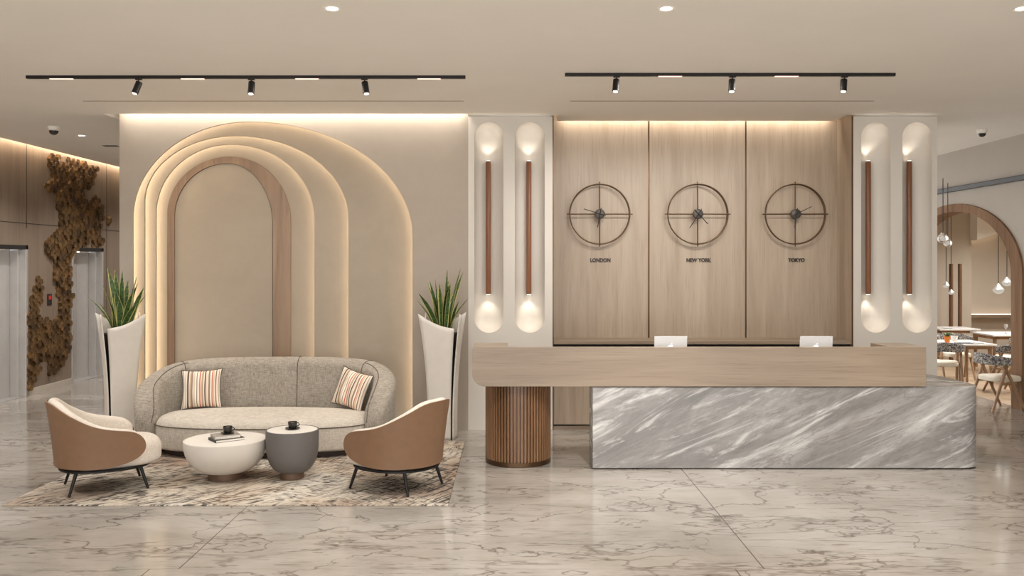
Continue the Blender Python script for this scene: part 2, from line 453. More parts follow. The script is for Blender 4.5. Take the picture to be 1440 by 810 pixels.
# ------------------------------------------------------------------ the room shell
ZC = 3.8; DW = 10.73; XL, XR = -7.38, 7.03; DN = 11.245
XA0, XA1 = px(168, DW), px(658.5, DW)             # arch wall
XB0, XB1 = XA1, px(777, DW)                        # left column
XC0, XC1 = px(1200, DW), px(1318, DW)              # right column
struct(obj('floor', box(BM(), -9.5, XR+.05, -3, 21, -.1, 0), 'floor'), 'polished beige marble floor with dark veins')
struct(obj('floor_dining', box(BM(), XR+.05, 15, 9, 21, -.1, .001), 'woodfloor'), 'pale timber floor of the dining room')
bm = BM(); Z1 = ZC + .1
XS0 = XA0 - .14; dl = 10.61
box(bm, XL+.13, 15, -3, dl, ZC, Z1)
box(bm, XL+.13, XS0, dl, 21, ZC, Z1)
box(bm, XB0, XB1, dl, 21, ZC, Z1)
box(bm, XC0, XR+.3, dl, 21, ZC, Z1)
box(bm, XB1, XB1+.075, dl, DW, ZC, Z1); box(bm, XC0-.075, XC0, dl, DW, ZC, Z1)
box(bm, XB1+.075, XC0-.075, dl, 11.14, ZC, Z1)
box(bm, XL-.3, XL+.3, -3, 21, 4.1, 4.15)
box(bm, XS0-.3, XC0+.1, 10.3, 12, 4.1, 4.15)
struct(obj('ceiling', bm, 'ceiling'), 'plain off-white plaster ceiling')
# lobby walls
JD = [px(36, 1)]  # ratio only
def Dleft(x): return XL*F/(x - CX)
d1a, d1b = Dleft(36) - 1.1, Dleft(36); d2a, d2b = Dleft(102), Dleft(143); ZD = 2.24
bm = BM()
box(bm, XL-.4, XL, -3, d1a, 0, 4.1); box(bm, XL-.4, XL, d1b, d2a, 0, 4.1); box(bm, XL-.4, XL, d2b, 18, 0, 4.1)
box(bm, XL-.4, XL, d1a, d1b, ZD, 4.1); box(bm, XL-.4, XL, d2a, d2b, ZD, 4.1)
wl = struct(obj('wall_left', bm, 'panelwall'), 'taupe panelled lift lobby wall')
bm = BM()
for d in (Dleft(36)+.02, Dleft(146)+.1, 11.0):
    box(bm, XL-.002, XL+.003, d, d+.008, 2.55 if d < 15 else 0, 4.0)
box(bm, XL-.002, XL+.003, -3, 18, 2.62, 2.63)
struct(obj('trim_1', bm, 'blackmatte'), 'dark panel joints of the lift lobby wall')
bm = BM(); box(bm, XL, XL+.02, d1b+.05, d2a-.05, 0, .10); box(bm, XL, XL+.02, d2b+.05, 18, 0, .1)
struct(obj('baseboard_left', bm, plain('baseboard_stone', (186, 176, 163), .4)))
struct(obj('wall_lobby_back', box(BM(), XL-.3, XA0+.3, 18, 18.2, 0, 4.1), 'panelwall'))
bm = BM(); box(bm, XL+.10, XL+.125, 9, 17.9, Z1, Z1+.012)
struct(obj('trim_2', bm, 'led_lobby'), 'warm cove light above the lift lobby wall')
# lifts
for k, (a, b) in enumerate(((d1a, d1b), (d2a, d2b)), 1):
    e = bpy.data.objects.new('door_%d' % k, None); COL.objects.link(e); e.location = (XL, (a+b)/2, 0)
    struct(e, 'brushed steel lift door, the nearer to the camera' if k == 1 else 'brushed steel lift door behind the white planter')
    c = (a+b)/2
    bm = BM(); box(bm, XL-.25, XL-.20, a+.02, c-.003, 0, ZD-.03); obj('door_leaf', bm, 'steel', e, world=True)
    bm = BM(); box(bm, XL-.25, XL-.20, c+.003, b-.02, 0, ZD-.03); obj('door_leaf', bm, 'steel', e, world=True)
    bm = BM()
    for q, (w, dpt) in enumerate(((.05, .02), (.14, -.06), (.1, -.13))):
        pass
    box(bm, XL-.20, XL+.015, b-.012, b+.045, 0, ZD+.05); box(bm, XL-.20, XL+.015, a-.045, a+.012, 0, ZD+.05)
    box(bm, XL-.20, XL-.08, b-.07, b-.012, 0, ZD); box(bm, XL-.20, XL-.08, a+.012, a+.07, 0, ZD)
    obj('door_frame', bm, 'steel', e, world=True, bevel=.004)
    bm = BM(); box(bm, XL-.20, XL+.015, a-.045, b+.045, ZD-.01, ZD+.05)
    obj('door_head', bm, 'blackmatte', e, world=True)
    bm = BM(); box(bm, XL-.25, XL+.0, a, b, -.02, .006); obj('sill', bm, 'steel', e, world=True)

# ------------------------------------------------------------------ arched feature wall
def arch_outline(xl, xr, xa, ya, bl, br, D, n=28):
    """points (X,Z) from the foot of the left leg over the top to the foot of the right leg"""
    s = D/F; X0 = px(xa, D); Zt = pz(ya, D); out = [(px(xl, D), -.02)]
    for k in range(n+1):
        a = PI/2*k/n; out.append((X0 - (xa-xl)*s*math.cos(a), Zt - bl*s*(1-math.sin(a))))
    for k in range(1, n+1):
        a = PI/2*k/n; out.append((X0 + (xr-xa)*s*math.sin(a), Zt - br*s*(1-math.cos(a))))
    out.append((px(xr, D), -.02)); return out
def offset(pts, d):
    out = []
    for i, p in enumerate(pts):
        a = Vector(pts[max(0, i-1)]); b = Vector(pts[min(len(pts)-1, i+1)]); t = (b-a).normalized()
        out.append((p[0] - t.y*d, p[1] + t.x*d))
    return out
GAP, TH = .125, .035
AR = [(186.5, 580, 351, 171, 135, 161), (203, 490, 331, 191, 93, 116), (219, 442, 324, 203, 97, 104)]
DS = [DW, DW+GAP, DW+2*GAP]
for i, (ar, D) in enumerate(zip(AR, DS)):
    o = arch_outline(*ar, D)
    X0, X1 = XA0, XA1
    bm = BM(); prism(bm, [(X0, -.02)] + o + [(X1, -.02), (X1, 4.1), (X0, 4.1)], 1, D, D+TH)
    if i == 0:
        w = struct(obj('wall_back', bm, 'plaster', smooth=25), 'beige plaster wall cut with a tall asymmetrical arch')
    else:
        w = struct(obj('trim_arch', bm, 'plaster_in', smooth=25), 'nested plaster arch layer inside the big arch')
    p = offset(o, .055)
    tube(b2 := BM(), [(x, D+TH+.025, z) for x, z in p], .010, 6)
    obj('light_strip', b2, 'led_arch', w)
bm = BM(); Dp = DW + 3*GAP; box(bm, XA0, XA1, Dp, Dp+.1, -.02, 4.1)
box(bm, XA0, XA0+.03, DW+TH, Dp, 0, 4.1); box(bm, XA1-.03, XA1, DW+TH, Dp, 0, 4.1)
struct(obj('wall_panel', bm, 'plaster_in'), 'innermost plaster panel of the arch')
oo = arch_outline(235, 408.5, 324, 220, 82, 92, Dp-.03); ii = arch_outline(245, 384, 320, 229.5, 75, 85, Dp-.03)
bm = BM(); prism(bm, oo + ii[::-1], 1, Dp-.03, Dp)
struct(obj('trim_wood_arch', bm, 'oak_arch', smooth=25), 'crescent shaped oak arch lining, wider on its right leg')
ii2 = arch_outline(246, 383, 320, 230.5, 75, 85, Dp-.015)
bm = BM(); prism(bm, ii2, 1, Dp-.015, Dp+.01)
struct(obj('wall_panel_centre', bm, 'plaster_in', smooth=25))
struct(obj('wall_side', box(BM(), XA0, XA0+.1, Dp+.1, 18, 0, 4.1), 'plaster'))
bm = BM(); box(bm, XA0-.05, XA1-.02, dl-.03, dl-.005, Z1, Z1+.012)
struct(obj('trim_3', bm, 'led'), 'warm cove light over the arched wall')

# ------------------------------------------------------------------ white columns with scooped niches
def stadium(x0, x1, z0, z1, n=16):
    r = (x1-x0)/2; c = (x0+x1)/2; o = []
    for k in range(n+1): a = PI*k/n; o.append((c + r*math.cos(a), z1-r + r*math.sin(a)))
    for k in range(n+1): a = PI + PI*k/n; o.append((c + r*math.cos(a), z0+r + r*math.sin(a)))
    return o
NICHES = ((667, 708), (724, 766), (1211, 1252.5), (1269, 1310.5))
ZN0, ZN1 = pz(468, DW), pz(172, DW); ND = .17
for nm, x0, x1, ns in (('wall_column_left', XB0, XB1, NICHES[:2]), ('wall_column_right', XC0, XC1, NICHES[2:])):
    outs = [stadium(px(a, DW), px(b, DW), ZN0, ZN1) for a, b in ns]
    bm = BM(); holed(bm, [(x0, 0), (x1, 0), (x1, ZC-.012), (x0, ZC-.012)], outs, 1, DW, DW+.004)
    for o in outs:                                  # scooped trough: concentric stadium rings sinking into the column
        c = sum(p[0] for p in o)/len(o); r = max(p[0] for p in o) - c; rings = []
        for k in range(9):
            f = math.cos(PI/2*k/8.); dpt = ND*math.sin(PI/2*k/8.)
            q = stadium(c-r*max(f, .02), c+r*max(f, .02), ZN0+r*(1-f), ZN1-r*(1-f)); rings.append([(u, DW+dpt, v) for u, v in q])
        skin(bm, rings, caps=False)
        bm.faces.new([bm.verts.new((u, DW+ND, v)) for u, v in stadium(c-r*.02, c+r*.02, ZN0+r, ZN1-r)])
    box(bm, x0, x0+.03, DW+.005, 12, 0, ZC-.012); box(bm, x1-.03, x1, DW+.005, 12, 0, ZC-.012)
    w = struct(obj(nm, bm, 'column', smooth=30), 'white column with two tall rounded niches')
where = ('left niche of the white column beside the arched wall', 'right niche of the white column beside the arched wall',
         'left niche of the white column beside the dining room', 'right niche of the white column beside the dining room')
for k, (x, (a, b)) in enumerate(zip((686.7, 743.7, 1221, 1278.7), NICHES)):
    D = DW + .10; X = px(x, D); za, zb = pz(412.5, D), pz(228, D)
    t = thing('wall_lamp', 'walnut bar lamp in the ' + where[k], 'wall lamp', (X, D, za), group='walnut bar lamps in the column niches')
    bm = BM(); lathe(bm, [(.030, 0), (.032, .004), (.032, zb-za-.004), (.030, zb-za)], n=24); obj('bar', bm, 'walnut', t, smooth=40)
    for s in (0, 1):
        bm = BM(); z = -.012 if s == 0 else zb-za; lathe(bm, [(.027, z), (.027, z+.012)], n=20); obj('end_cap', bm, 'black', t, smooth=40)
        z = -.015 if s == 0 else zb-za+.012
        bm = BM(); lathe(bm, [(.022, z), (.022, z+.003)], n=20); obj('lens', bm, 'lamptip', t)
        bm = BM(); box(bm, -.01, .01, .02, .075, (.08 if s == 0 else zb-za-.1), (.10 if s == 0 else zb-za-.08)); obj('bracket', bm, 'black', t)
        zz = za - .03 if s == 0 else zb + .03
        light('bar_spot', 'SPOT', (X, D-.005, zz), 1.7, (1, .9, .78), target=(X, D+.035, zz + (-.4 if s == 0 else .4)), spot_size=1.5, spot_blend=.9, shadow_soft_size=.015)

# ------------------------------------------------------------------ oak niche
xs = [(px(777, DW), px(911, DN)), (px(913.5, DN), px(1047.5, DN)), (px(1050, DN), XC0)]
for k, (a, b) in enumerate(xs):
    bm = BM(); box(bm, a, b, DN, DN+.03, 0, 4.1)
    struct(obj('wall_oak_panel', bm, 'oak'), ('left', 'middle', 'right')[k] + ' oak wall panel behind the reception desk')
bm = BM(); box(bm, XB1, XC0, DN+.015, DN+.05, 0, 4.1); struct(obj('wall_oak_backing', bm, 'bronze'), 'bronze reveals between oak panels')
bm = BM(); box(bm, XB1+.0005, XB1+.012, DW+.0205, DN-.0005, 0, 4.1); box(bm, XC0-.012, XC0-.0005, DW+.0205, DN-.0005, 0, 4.1)
struct(obj('wall_oak_return', bm, 'oak'), 'oak side returns of the reception recess')
bm = BM(); box(bm, XB1+.0005, XB1+.014, DW, DW+.02, 0, ZC-.012); box(bm, XC0-.014, XC0-.0005, DW, DW+.02, 0, ZC-.012)
struct(obj('trim_4', bm, 'bronze'), 'dark metal edge trims of the oak recess')
bm = BM(); box(bm, XB1+.1, XC0-.1, 11.10, 11.13, Z1, Z1+.012); box(bm, XC0-.10, XC0-.08, 10.7, 11.1, Z1, Z1+.012); box(bm, XB1+.08, XB1+.10, 10.7, 11.1, Z1, Z1+.012)
struct(obj('trim_5', bm, 'led_wood'), 'warm cove light over the oak wall')
# back counter
t = thing('back_counter', 'long low oak counter against the panelled wall behind the reception desk', 'counter', (2.3, 11.0, 0))
xa, xb = XB1+.016, XC0-.016
bm = BM(); box(bm, xa, xb, 10.74, DN-.002, 1.035, 1.075); obj('worktop', bm, 'oak_h', t, world=True, bevel=.004)
bm = BM(); box(bm, xa, xb, 10.78, DN-.002, .06, 1.0); obj('carcass', bm, 'oak', t, world=True)
bm = BM(); box(bm, xa, xb, 10.80, DN-.01, 1.0, 1.035); obj('shadow_gap', bm, 'blackmatte', t, world=True)
nd = 6; wd = (xb-xa)/nd
for k in range(nd):
    bm = BM(); box(bm, xa+k*wd+.002, xa+(k+1)*wd-.002, 10.76, 10.78, .065, .995); obj('door', bm, 'oak', t, world=True)
bm = BM(); box(bm, xa, xb, 10.80, DN-.01, .045, .06); obj('shadow_line', bm, 'blackmatte', t, world=True)
bm = BM(); box(bm, xa, xb, 10.755, DN-.01, 0, .045); obj('kick_board', bm, 'oak_h', t, world=True)

# ------------------------------------------------------------------ clocks and city names
def arc(cx, cz, r, y, n=64): return [(cx + r*math.cos(2*PI*k/n), y, cz + r*math.sin(2*PI*k/n)) for k in range(n)]
CT = [('LONDON', 843, (-28, 165+0), (2, 0)), ('NEW YORK', 981, None, None), ('TOKYO', 1119, None, None)]
hands = {'LONDON': (287, 191), 'NEW YORK': (212, 137), 'TOKYO': (64, 188)}   # minute, hour: degrees clockwise from twelve
for name, x in (('LONDON', 843.5), ('NEW YORK', 981.5), ('TOKYO', 1119)):
    D = DN - .13; X = px(x, D); Z = pz(301, D); R = 42.3/F*D
    t = thing('wall_clock', 'round open bronze wire wall clock with crossed bars above the letters ' + name, 'clock', (X, D, Z), group='three city clocks behind the reception')
    for y, r in ((0, R), (.035, R-.004)):
        bm = BM(); tube(bm, arc(0, 0, r, y), .0075, 8, closed=True); obj('ring', bm, 'clockmetal', t, smooth=60)
    bm = BM(); tube(bm, [(0, .017, -R-.03), (0, .017, R+.03)], .008, 8); obj('upright_bar', bm, 'clockmetal', t, smooth=60)
    bm = BM(); tube(bm, [(-R-.035, .017, 0), (R+.035, .017, 0)], .008, 8); obj('cross_bar', bm, 'clockmetal', t, smooth=60)
    bm = BM(); lathe(bm, [(.058, 0), (.062, .006), (.062, .05), (.055, .055)], n=32)
    bmesh.ops.rotate(bm, verts=bm.verts, cent=(0, 0, 0), matrix=Matrix.Rotation(PI/2, 3, 'X')); bmesh.ops.translate(bm, verts=bm.verts, vec=(0, .03, 0))
    obj('hub', bm, 'clockhub', t, smooth=40)
    for nm, deg, L, w in (('minute_hand', hands[name][0], .21, .005), ('hour_hand', hands[name][1], .17, .006)):
        a = math.radians(deg); d = Vector((math.sin(a), 0, math.cos(a)))
        bm = BM(); tube(bm, [Vector((0, -.035, 0)) - d*.075, Vector((0, -.035, 0)) + d*L], w, 6); obj(nm, bm, 'blackmatte', t)
    bm = BM(); lathe(bm, [(.012, -.02), (.012, .131)], n=16); bmesh.ops.rotate(bm, verts=bm.verts, cent=(0, 0, 0), matrix=Matrix.Rotation(-PI/2, 3, 'X'))
    obj('wall_stem', bm, 'clockmetal', t, smooth=60)
    c = bpy.data.curves.new('letters', 'FONT'); c.body = name; c.size = .064; c.extrude = .008; c.offset = .0016; c.align_x = 'CENTER'; c.align_y = 'CENTER'
    to = bpy.data.objects.new('tmp', c); COL.objects.link(to); dg = bpy.context.evaluated_depsgraph_get(); dg.update()
    me = bpy.data.meshes.new_from_object(to.evaluated_get(dg)); bpy.data.objects.remove(to); me.materials.clear()
    o = link('city_name_sign', me, 'letters'); o.location = (px(x+.7, DN), DN-.009, pz(366, DN)); o.rotation_euler = (PI/2, 0, 0); o.scale = (.92, 1, 1)
    tag(o, 'dark raised letters reading %s under its clock' % name, 'sign', 'city names under the clocks')

# ------------------------------------------------------------------ reception desk
desk = thing('reception_desk', 'long reception desk with pale oak band on grey marble block and slatted drum', 'reception desk', (2.0, 9.0, 0))
DF = 8.66; DM = 8.68
zb, zt = pz(543.6, DF), pz(488.3, DF); xl, xr = px(664, DF), px(1302.5, DF); R = .125
prof = [(xl+.004, zt), (xl, zt-.03)]
for k in range(11): a = PI + PI/2*k/10; prof.append((xl+R + R*math.cos(a), zb+R + R*math.sin(a)))
left_prof = prof + [(-.045, zb), (-.045, zt)]
full = prof + [(xr, zb), (xr, zt)]
bm = BM(); prism(bm, full, 1, DF, DF+.06); obj('front_band', bm, 'oak_h', desk, world=True, smooth=30, bevel=.004)
bm = BM(); prism(bm, left_prof, 1, DF+.062, 9.16); obj('end_return', bm, 'oak_h', desk, world=True, smooth=30, bevel=.004)
bm = BM(); box(bm, px(1224, 9.16), xr, DF+.062, 9.16, zb, zt); obj('end_return', bm, 'oak_h', desk, world=True, bevel=.004)
bm = BM(); box(bm, -.043, px(1224, 9.16)-.002, DF+.062, 9.4, .99, 1.03); obj('work_surface', bm, 'oak_h', desk, world=True, bevel=.003)
bm = BM(); box(bm, -.043, px(1224, 9.16)-.002, DF+.062, 9.4, zb, zb+.035); obj('underside_board', bm, 'oak_h', desk, world=True)
# marble block, L plan with a rounded front right corner
X0, X1 = px(833.5, DM), 4.62; r = .22; zm = pz(544.2, DM)
plan = [(X0, DM)]
for k in range(9): a = -PI/2 + PI/2*k/8; plan.append((X1-r + r*math.cos(a), DM+r + r*math.sin(a)))
plan += [(X1-.02, 9.5), (X1-.12, 9.74), (3.4, 9.74), (3.4, 9.06), (X0, 9.06)]
bm = BM(); prism(bm, plan, 2, .012, zm-.001); obj('marble_block', bm, 'stone', desk, world=True, smooth=30, bevel=.004)
bm = BM(); box(bm, X0+.05, X1-.3, DM+.09, 9.0, 0, .012); obj('plinth', bm, 'blackmatte', desk, world=True)
# slatted drum
cx, cy, R = px(728.5, 9.06), 9.06, .333
bm = BM(); n = 62; prof2 = []
for k in range(n):
    for da, rr_ in ((0, R-.026), (.28, R-.026), (.31, R), (.80, R), (.83, R-.026)):
        a = 2*PI*(k+da)/n; prof2.append((cx + rr_*math.cos(a), cy + rr_*math.sin(a)))
prism(bm, prof2, 2, .05, zb-.001)
obj('slatted_drum', bm, 'slat', desk, world=True)
bm = BM(); lathe(bm, [(R-.02, 0), (R, .004), (R, .05)], cx, cy, 64); obj('drum_base', bm, 'bronze', desk, world=True, smooth=40)

# laptops
def apple(s):                                      # bitten fruit mark with a leaf
    o = []
    for k in range(40):
        a = 2*PI*k/40; r = 1.0 + .08*math.cos(2*a); x, y = r*math.cos(a)*.9, r*math.sin(a)*.95
        if abs(x) < .25: y -= (.25-abs(x))*.7*(1 if y > 0 else -.5)
        if x > .5: 
            q = math.hypot(x-1.15, y-.1)
            if q < .5: x = 1.15 - math.sqrt(max(0, .25-(y-.1)**2))
        o.append((x*s, y*s))
    return o
for k, (xa, xb, wh) in enumerate(((920, 966, 'near the middle of the reception desk'), (1124.5, 1170.5, 'near the right end of the reception desk'))):
    D = 8.98; X = px((xa+xb)/2, D); w = (xb-xa)/F*D; zt_ = pz(472.8, D); z0 = 1.03
    t = thing('laptop', 'open silver laptop seen from behind ' + wh, 'laptop', (X, D, z0), group='laptops on the reception desk')
    bm = BM(); box(bm, -w/2, w/2, .01, .23, 0, .014); obj('keyboard_base', bm, 'laptop', t, bevel=.004)
    hl = zt_ - z0 - .01
    lid = obj('lid', box(BM(), -w/2, w/2, -.004, .004, 0, hl), 'laptop', t, bevel=.003); lid.location = (0, .012, .012); lid.rotation_euler = (math.radians(6), 0, 0)
    bm = BM(); prism(bm, [(u, v + hl*.52) for u, v in apple(.028)], 1, -.0055, -.003)
    prism(bm, [(.002, hl*.52+.030), (.012, hl*.52+.034), (.016, hl*.52+.046), (.006, hl*.52+.041)], 1, -.0055, -.003)
    obj('logo', bm, 'logo', lid)
    bm = BM(); box(bm, -w/2+.008, w/2-.008, .0042, .005, .008, hl-.008); obj('screen', bm, 'blackmatte', lid)

# ------------------------------------------------------------------ rug
rx0, rx1, ry0, ry1 = px(2, 7.35), px(630, 7.35), 7.352, 10.0
bm = BM(); box(bm, rx0, rx1, ry0, ry1, 0.0005, .012); r_ = obj('rug', bm, 'rug', bevel=.004)
tag(r_, 'large cream rug with dark curved brush strokes under the seating', 'rug')
RZ = .0125

# ------------------------------------------------------------------ sofa
SC = Vector((-2.64, 9.58, RZ))
sofa = thing('sofa', 'curved cream and grey sofa with wraparound back below the arches', 'sofa', SC)
def spath(phi, a, b, n=2.45):
    sx, cx_ = math.sin(phi), math.cos(phi)
    return Vector((a*math.copysign(abs(sx)**(2/n), sx), b*math.copysign(abs(cx_)**(2/n), cx_)))
TOPT = [(0, .925), (.3, .918), (.5, .885), (.68, .80), (.82, .70), (.92, .56), (1, .40)]
PM = math.radians(116); A_, B_ = 1.225, .60
rings = []; NS = 72; crest = []; facep = []
for k in range(NS+1):
    s = -1 + 2*k/NS; phi = s*PM; p = spath(phi, A_, B_); q = spath(phi + .01, A_, B_) - spath(phi - .01, A_, B_)
    q.normalize(); nrm = Vector((-q.y, q.x))
    if nrm.dot(p) < 0: nrm = -nrm
    zt_ = smoothtab(TOPT, abs(s)); zb_ = .065; e = max(0, (abs(s)-.93)/.07)
    th = .25*math.sqrt(max(.02, 1-e*e*.97)); hh = (zt_-zb_); mid = (zt_+zb_)/2; hh *= math.sqrt(max(.1, 1-e*e*.6))
    ring = []
    for u, v in rr(th, hh, .105, 6):
        lean = .05*(v+hh/2)/.85
        ring.append((p.x + nrm.x*(u+lean), p.y + nrm.y*(u+lean), mid + v))
    rings.append(ring)
    l2 = .05*(hh-.06)/.85
    crest.append(Vector((p.x + nrm.x*(-th*.36+l2), p.y + nrm.y*(-th*.36+l2), mid + hh/2 - .012)))
bm = skin(BM(), rings); back = obj('backrest', bm, 'sofa_back', sofa, smooth=60)
for si in (-.47, .07, .47):                       # vertical seams over the back
    k = int((si+1)/2*NS); ring = [Vector(p) for p in rings[k]]; c = sum(ring, Vector())/len(ring)
    pts = [c + (p-c)*1.006 for p in ring]; bm = tube(BM(), pts, .0045, 6, closed=True); obj('seam', bm, 'piping', back)
for sg in (-1, 1):                                # piping along the arm fronts
    pts = []
    for k in range(NS+1):
        s = (-1 + 2*k/NS)*sg
        if s > .44:
            ring = rings[k]; v = Vector(ring[9]); c = sum((Vector(p) for p in ring), Vector())/len(ring)
            pts.append(c + (v-c)*1.004)
    bm = tube(BM(), pts, .0045, 6); obj('piping', bm, 'piping', back)
def splan(ax, y0, y1, n, N=72):
    c = (y0+y1)/2; b = (y1-y0)/2; o = []
    for k in range(N):
        a = 2*PI*k/N; s_, c_ = math.sin(a), math.cos(a)
        o.append((ax*math.copysign(abs(c_)**(2/n), c_), c + b*math.copysign(abs(s_)**(2/n), s_)))
    return o
pl = splan(1.14, -.565, .43, 2.6)
bm = cushion(BM(), pl, .07, .40, .03, .12, .045); seat = obj('seat', bm, 'sofa_seat', sofa, smooth=60)
bm = BM(); tube(bm, [(x*1.003, (y+.07)*1.003-.07, .315) for x, y in pl], .005, 6, closed=True); obj('piping', bm, 'piping', seat)
pl2 = splan(1.05, -.46, .45, 2.6)
bm = BM(); prism(bm, pl2, 2, 0, .07); obj('plinth', bm, plain('dark_brown_plinth', (62, 50, 42), .6), sofa)

def pillow(name, label, loc, rot, size=.44, thick=.15):
    bm = BM(); n = 22; uvl = bm.loops.layers.uv.new('UVMap'); g = {}
    for side in (1, -1):
        for i in range(n+1):
            for j in range(n+1):
                u, v = -1+2*i/n, -1+2*j/n
                if side == -1 and (i in (0, n) or j in (0, n)): g[side, i, j] = g[1, i, j]; continue
                hh = ((1-u**4)*(1-v**4))**.5*(.62 + .38*(1-u*u)*(1-v*v))
                pin = 1 - .10*(1-v*v)*abs(u)**3; pin2 = 1 - .10*(1-u*u)*abs(v)**3
                wr = .006*math.sin(9*u+5*v)*(1-u*u)
                g[side, i, j] = bm.verts.new((u*size/2*pin, side*(thick/2*hh + (wr if side < 0 else 0)), v*size/2*pin2))
        for i in range(n):
            for j in range(n):
                f = bm.faces.new([g[side, a, b] for a, b in ((i, j), (i+1, j), (i+1, j+1), (i, j+1))])
                for lp, (a, b) in zip(f.loops, ((i, j), (i+1, j), (i+1, j+1), (i, j+1))): lp[uvl].uv = (a/n, b/n)
    edge = [g[1, i, 0].co.copy() for i in range(n)] + [g[1, n, j].co.copy() for j in range(n)] + [g[1, i, n].co.copy() for i in range(n, 0, -1)] + [g[1, 0, j].co.copy() for j in range(n, 0, -1)]
    e = thing(name, label, 'cushion', loc, 0, 'striped cushions on the sofa'); e.rotation_euler = rot
    obj('cover', bm, 'stripes', e, smooth=60)
    bm = BM(); tube(bm, edge, .006, 6, closed=True); obj('piping', bm, 'piping', e, smooth=60)
D = 9.80; pillow('striped_cushion', 'striped throw cushion upright at the left end of the sofa', (px(283.5, D), D, pz(547, D)), (math.radians(-14), math.radians(-2), math.radians(8)), .435)
D = 9.78; pillow('striped_cushion', 'striped throw cushion tilted at the right end of the sofa', (px(495, D), D, pz(547.5, D)), (math.radians(-16), math.radians(12), math.radians(-30)), .43)

# ------------------------------------------------------------------ armchairs (local +x is forward)
def make_chair(loc, rz, label):
    t = thing('armchair', label, 'armchair', loc, rz, 'tan leather barrel armchairs by the coffee tables')
    PMX = math.radians(128); rx_, ry_ = .40, .385
    TT = [(0, .80), (.18, .785), (.38, .69), (.58, .60), (.78, .555), (1, .53)]
    def prof(s):
        a = abs(s); zt_ = smoothtab(TT, a); mid = .40; zb_ = .235
        et = max(0, (a-.80)/.20); eb = max(0, (a-.48)/.52)
        return mid + (zt_-mid)*math.sqrt(max(0, 1-et**2.4)), mid - (mid-zb_)*math.sqrt(max(0, 1-eb**2.6))
    def plan(s):
        phi = s*PMX; x, y = -math.cos(phi)*rx_, math.sin(phi)*ry_
        if abs(phi) > PI/2:                        # the arms run forward rather than closing in
            x = -math.cos(phi)*rx_*1.12; y = math.copysign(ry_*(1-.30*(1-abs(math.sin(phi)))), phi)
        return Vector((x, y))
    def frame(s):
        q = (plan(s+.004)-plan(s-.004)).normalized(); n_ = Vector((q.y, -q.x))
        if n_.dot(plan(s)) < 0: n_ = -n_
        return plan(s), n_
    N = 84; rings = []
    for k in range(N+1):                           # padded inner shell
        s = math.sin(PI/2*(-1 + 2*k/N))*.985; p, nn = frame(s); zt_, zb_ = prof(s); zt_ += .012; hh = max(.03, zt_-zb_); th = .085*math.sqrt(max(.06, 1-max(0, (abs(s)-.9)/.1)**2*.94))
        ring = []
        for u, v in rr(th, hh, .04, 5):
            fl = .07*((v+hh/2+zb_-.235)/.58)**1.3 if (v+hh/2+zb_-.235) > 0 else 0
            ring.append((p.x + nn.x*(u-th/2+fl), p.y + nn.y*(u-th/2+fl), zb_ + hh/2 + v))
        rings.append(ring)
    obj('inner_shell', skin(BM(), rings), 'boucle', t, smooth=60)
    bm = BM(); NT_ = 12; G = []
    for k in range(N+1):                           # leather outer shell
        s = math.sin(PI/2*(-1 + 2*k/N)); p, nn = frame(s); zt_, zb_ = prof(s); row = []
        for j in range(NT_+1):
            z = zb_ + (zt_-zb_)*j/NT_; fl = .07*max(0, (z-.235)/.58)**1.3
            row.append(((p.x + nn.x*(.004+fl), p.y + nn.y*(.004+fl), z), (p.x + nn.x*(.018+fl), p.y + nn.y*(.018+fl), z)))
        G.append(row)
    V = [[(bm.verts.new(a), bm.verts.new(b)) for a, b in row] for row in G]
    for k in range(N):
        for j in range(NT_):
            for q in (0, 1): bm.faces.new((V[k][j][q], V[k+1][j][q], V[k+1][j+1][q], V[k][j+1][q]))
    for k in range(N):
        for j in (0, NT_): bm.faces.new((V[k][j][0], V[k+1][j][0], V[k+1][j][1], V[k][j][1]))
    for j in range(NT_):
        for k in (0, N): bm.faces.new((V[k][j][0], V[k][j+1][0], V[k][j+1][1], V[k][j][1]))
    bmesh.ops.remove_doubles(bm, verts=bm.verts, dist=1e-4)
    obj('leather_shell', bm, 'leather', t, smooth=50)
    def pln(f, back, hw, N=56, n=2.5):
        o = []
        for k in range(N):
            a = 2*PI*k/N; c_, s_ = math.cos(a), math.sin(a)
            ext = f if c_ > 0 else back
            o.append((ext*math.copysign(abs(c_)**(2/n), c_), hw*math.copysign(abs(s_)**(2/n), s_)))
        return o
    bm = cushion(BM(), pln(.46, .33, .335), .21, .43, .05, .09, .03); obj('seat_cushion', bm, 'boucle', t, smooth=60)
    bm = BM(); P = pln(.38, .385, .36, n=2.2)
    prism(bm, P, 2, .195, .212); obj('base_frame', bm, 'black', t, bevel=.003)
    for sx, sy in ((1, 1), (1, -1), (-1, 1), (-1, -1)):
        bm = BM(); tube(bm, [(sx*.255, sy*.235, .20), (sx*.315, sy*.265, 0)], .017, 10, r2=.011); obj('leg', bm, 'black', t, smooth=50)
    return t
rot = math.radians(30)
make_chair((-3.635, 7.96, RZ+.003), rot, 'tan leather and cream armchair at the left edge of the rug')
make_chair((-1.035, 7.97, RZ+.003), PI - math.radians(29), 'tan leather and cream armchair at the right edge of the rug')

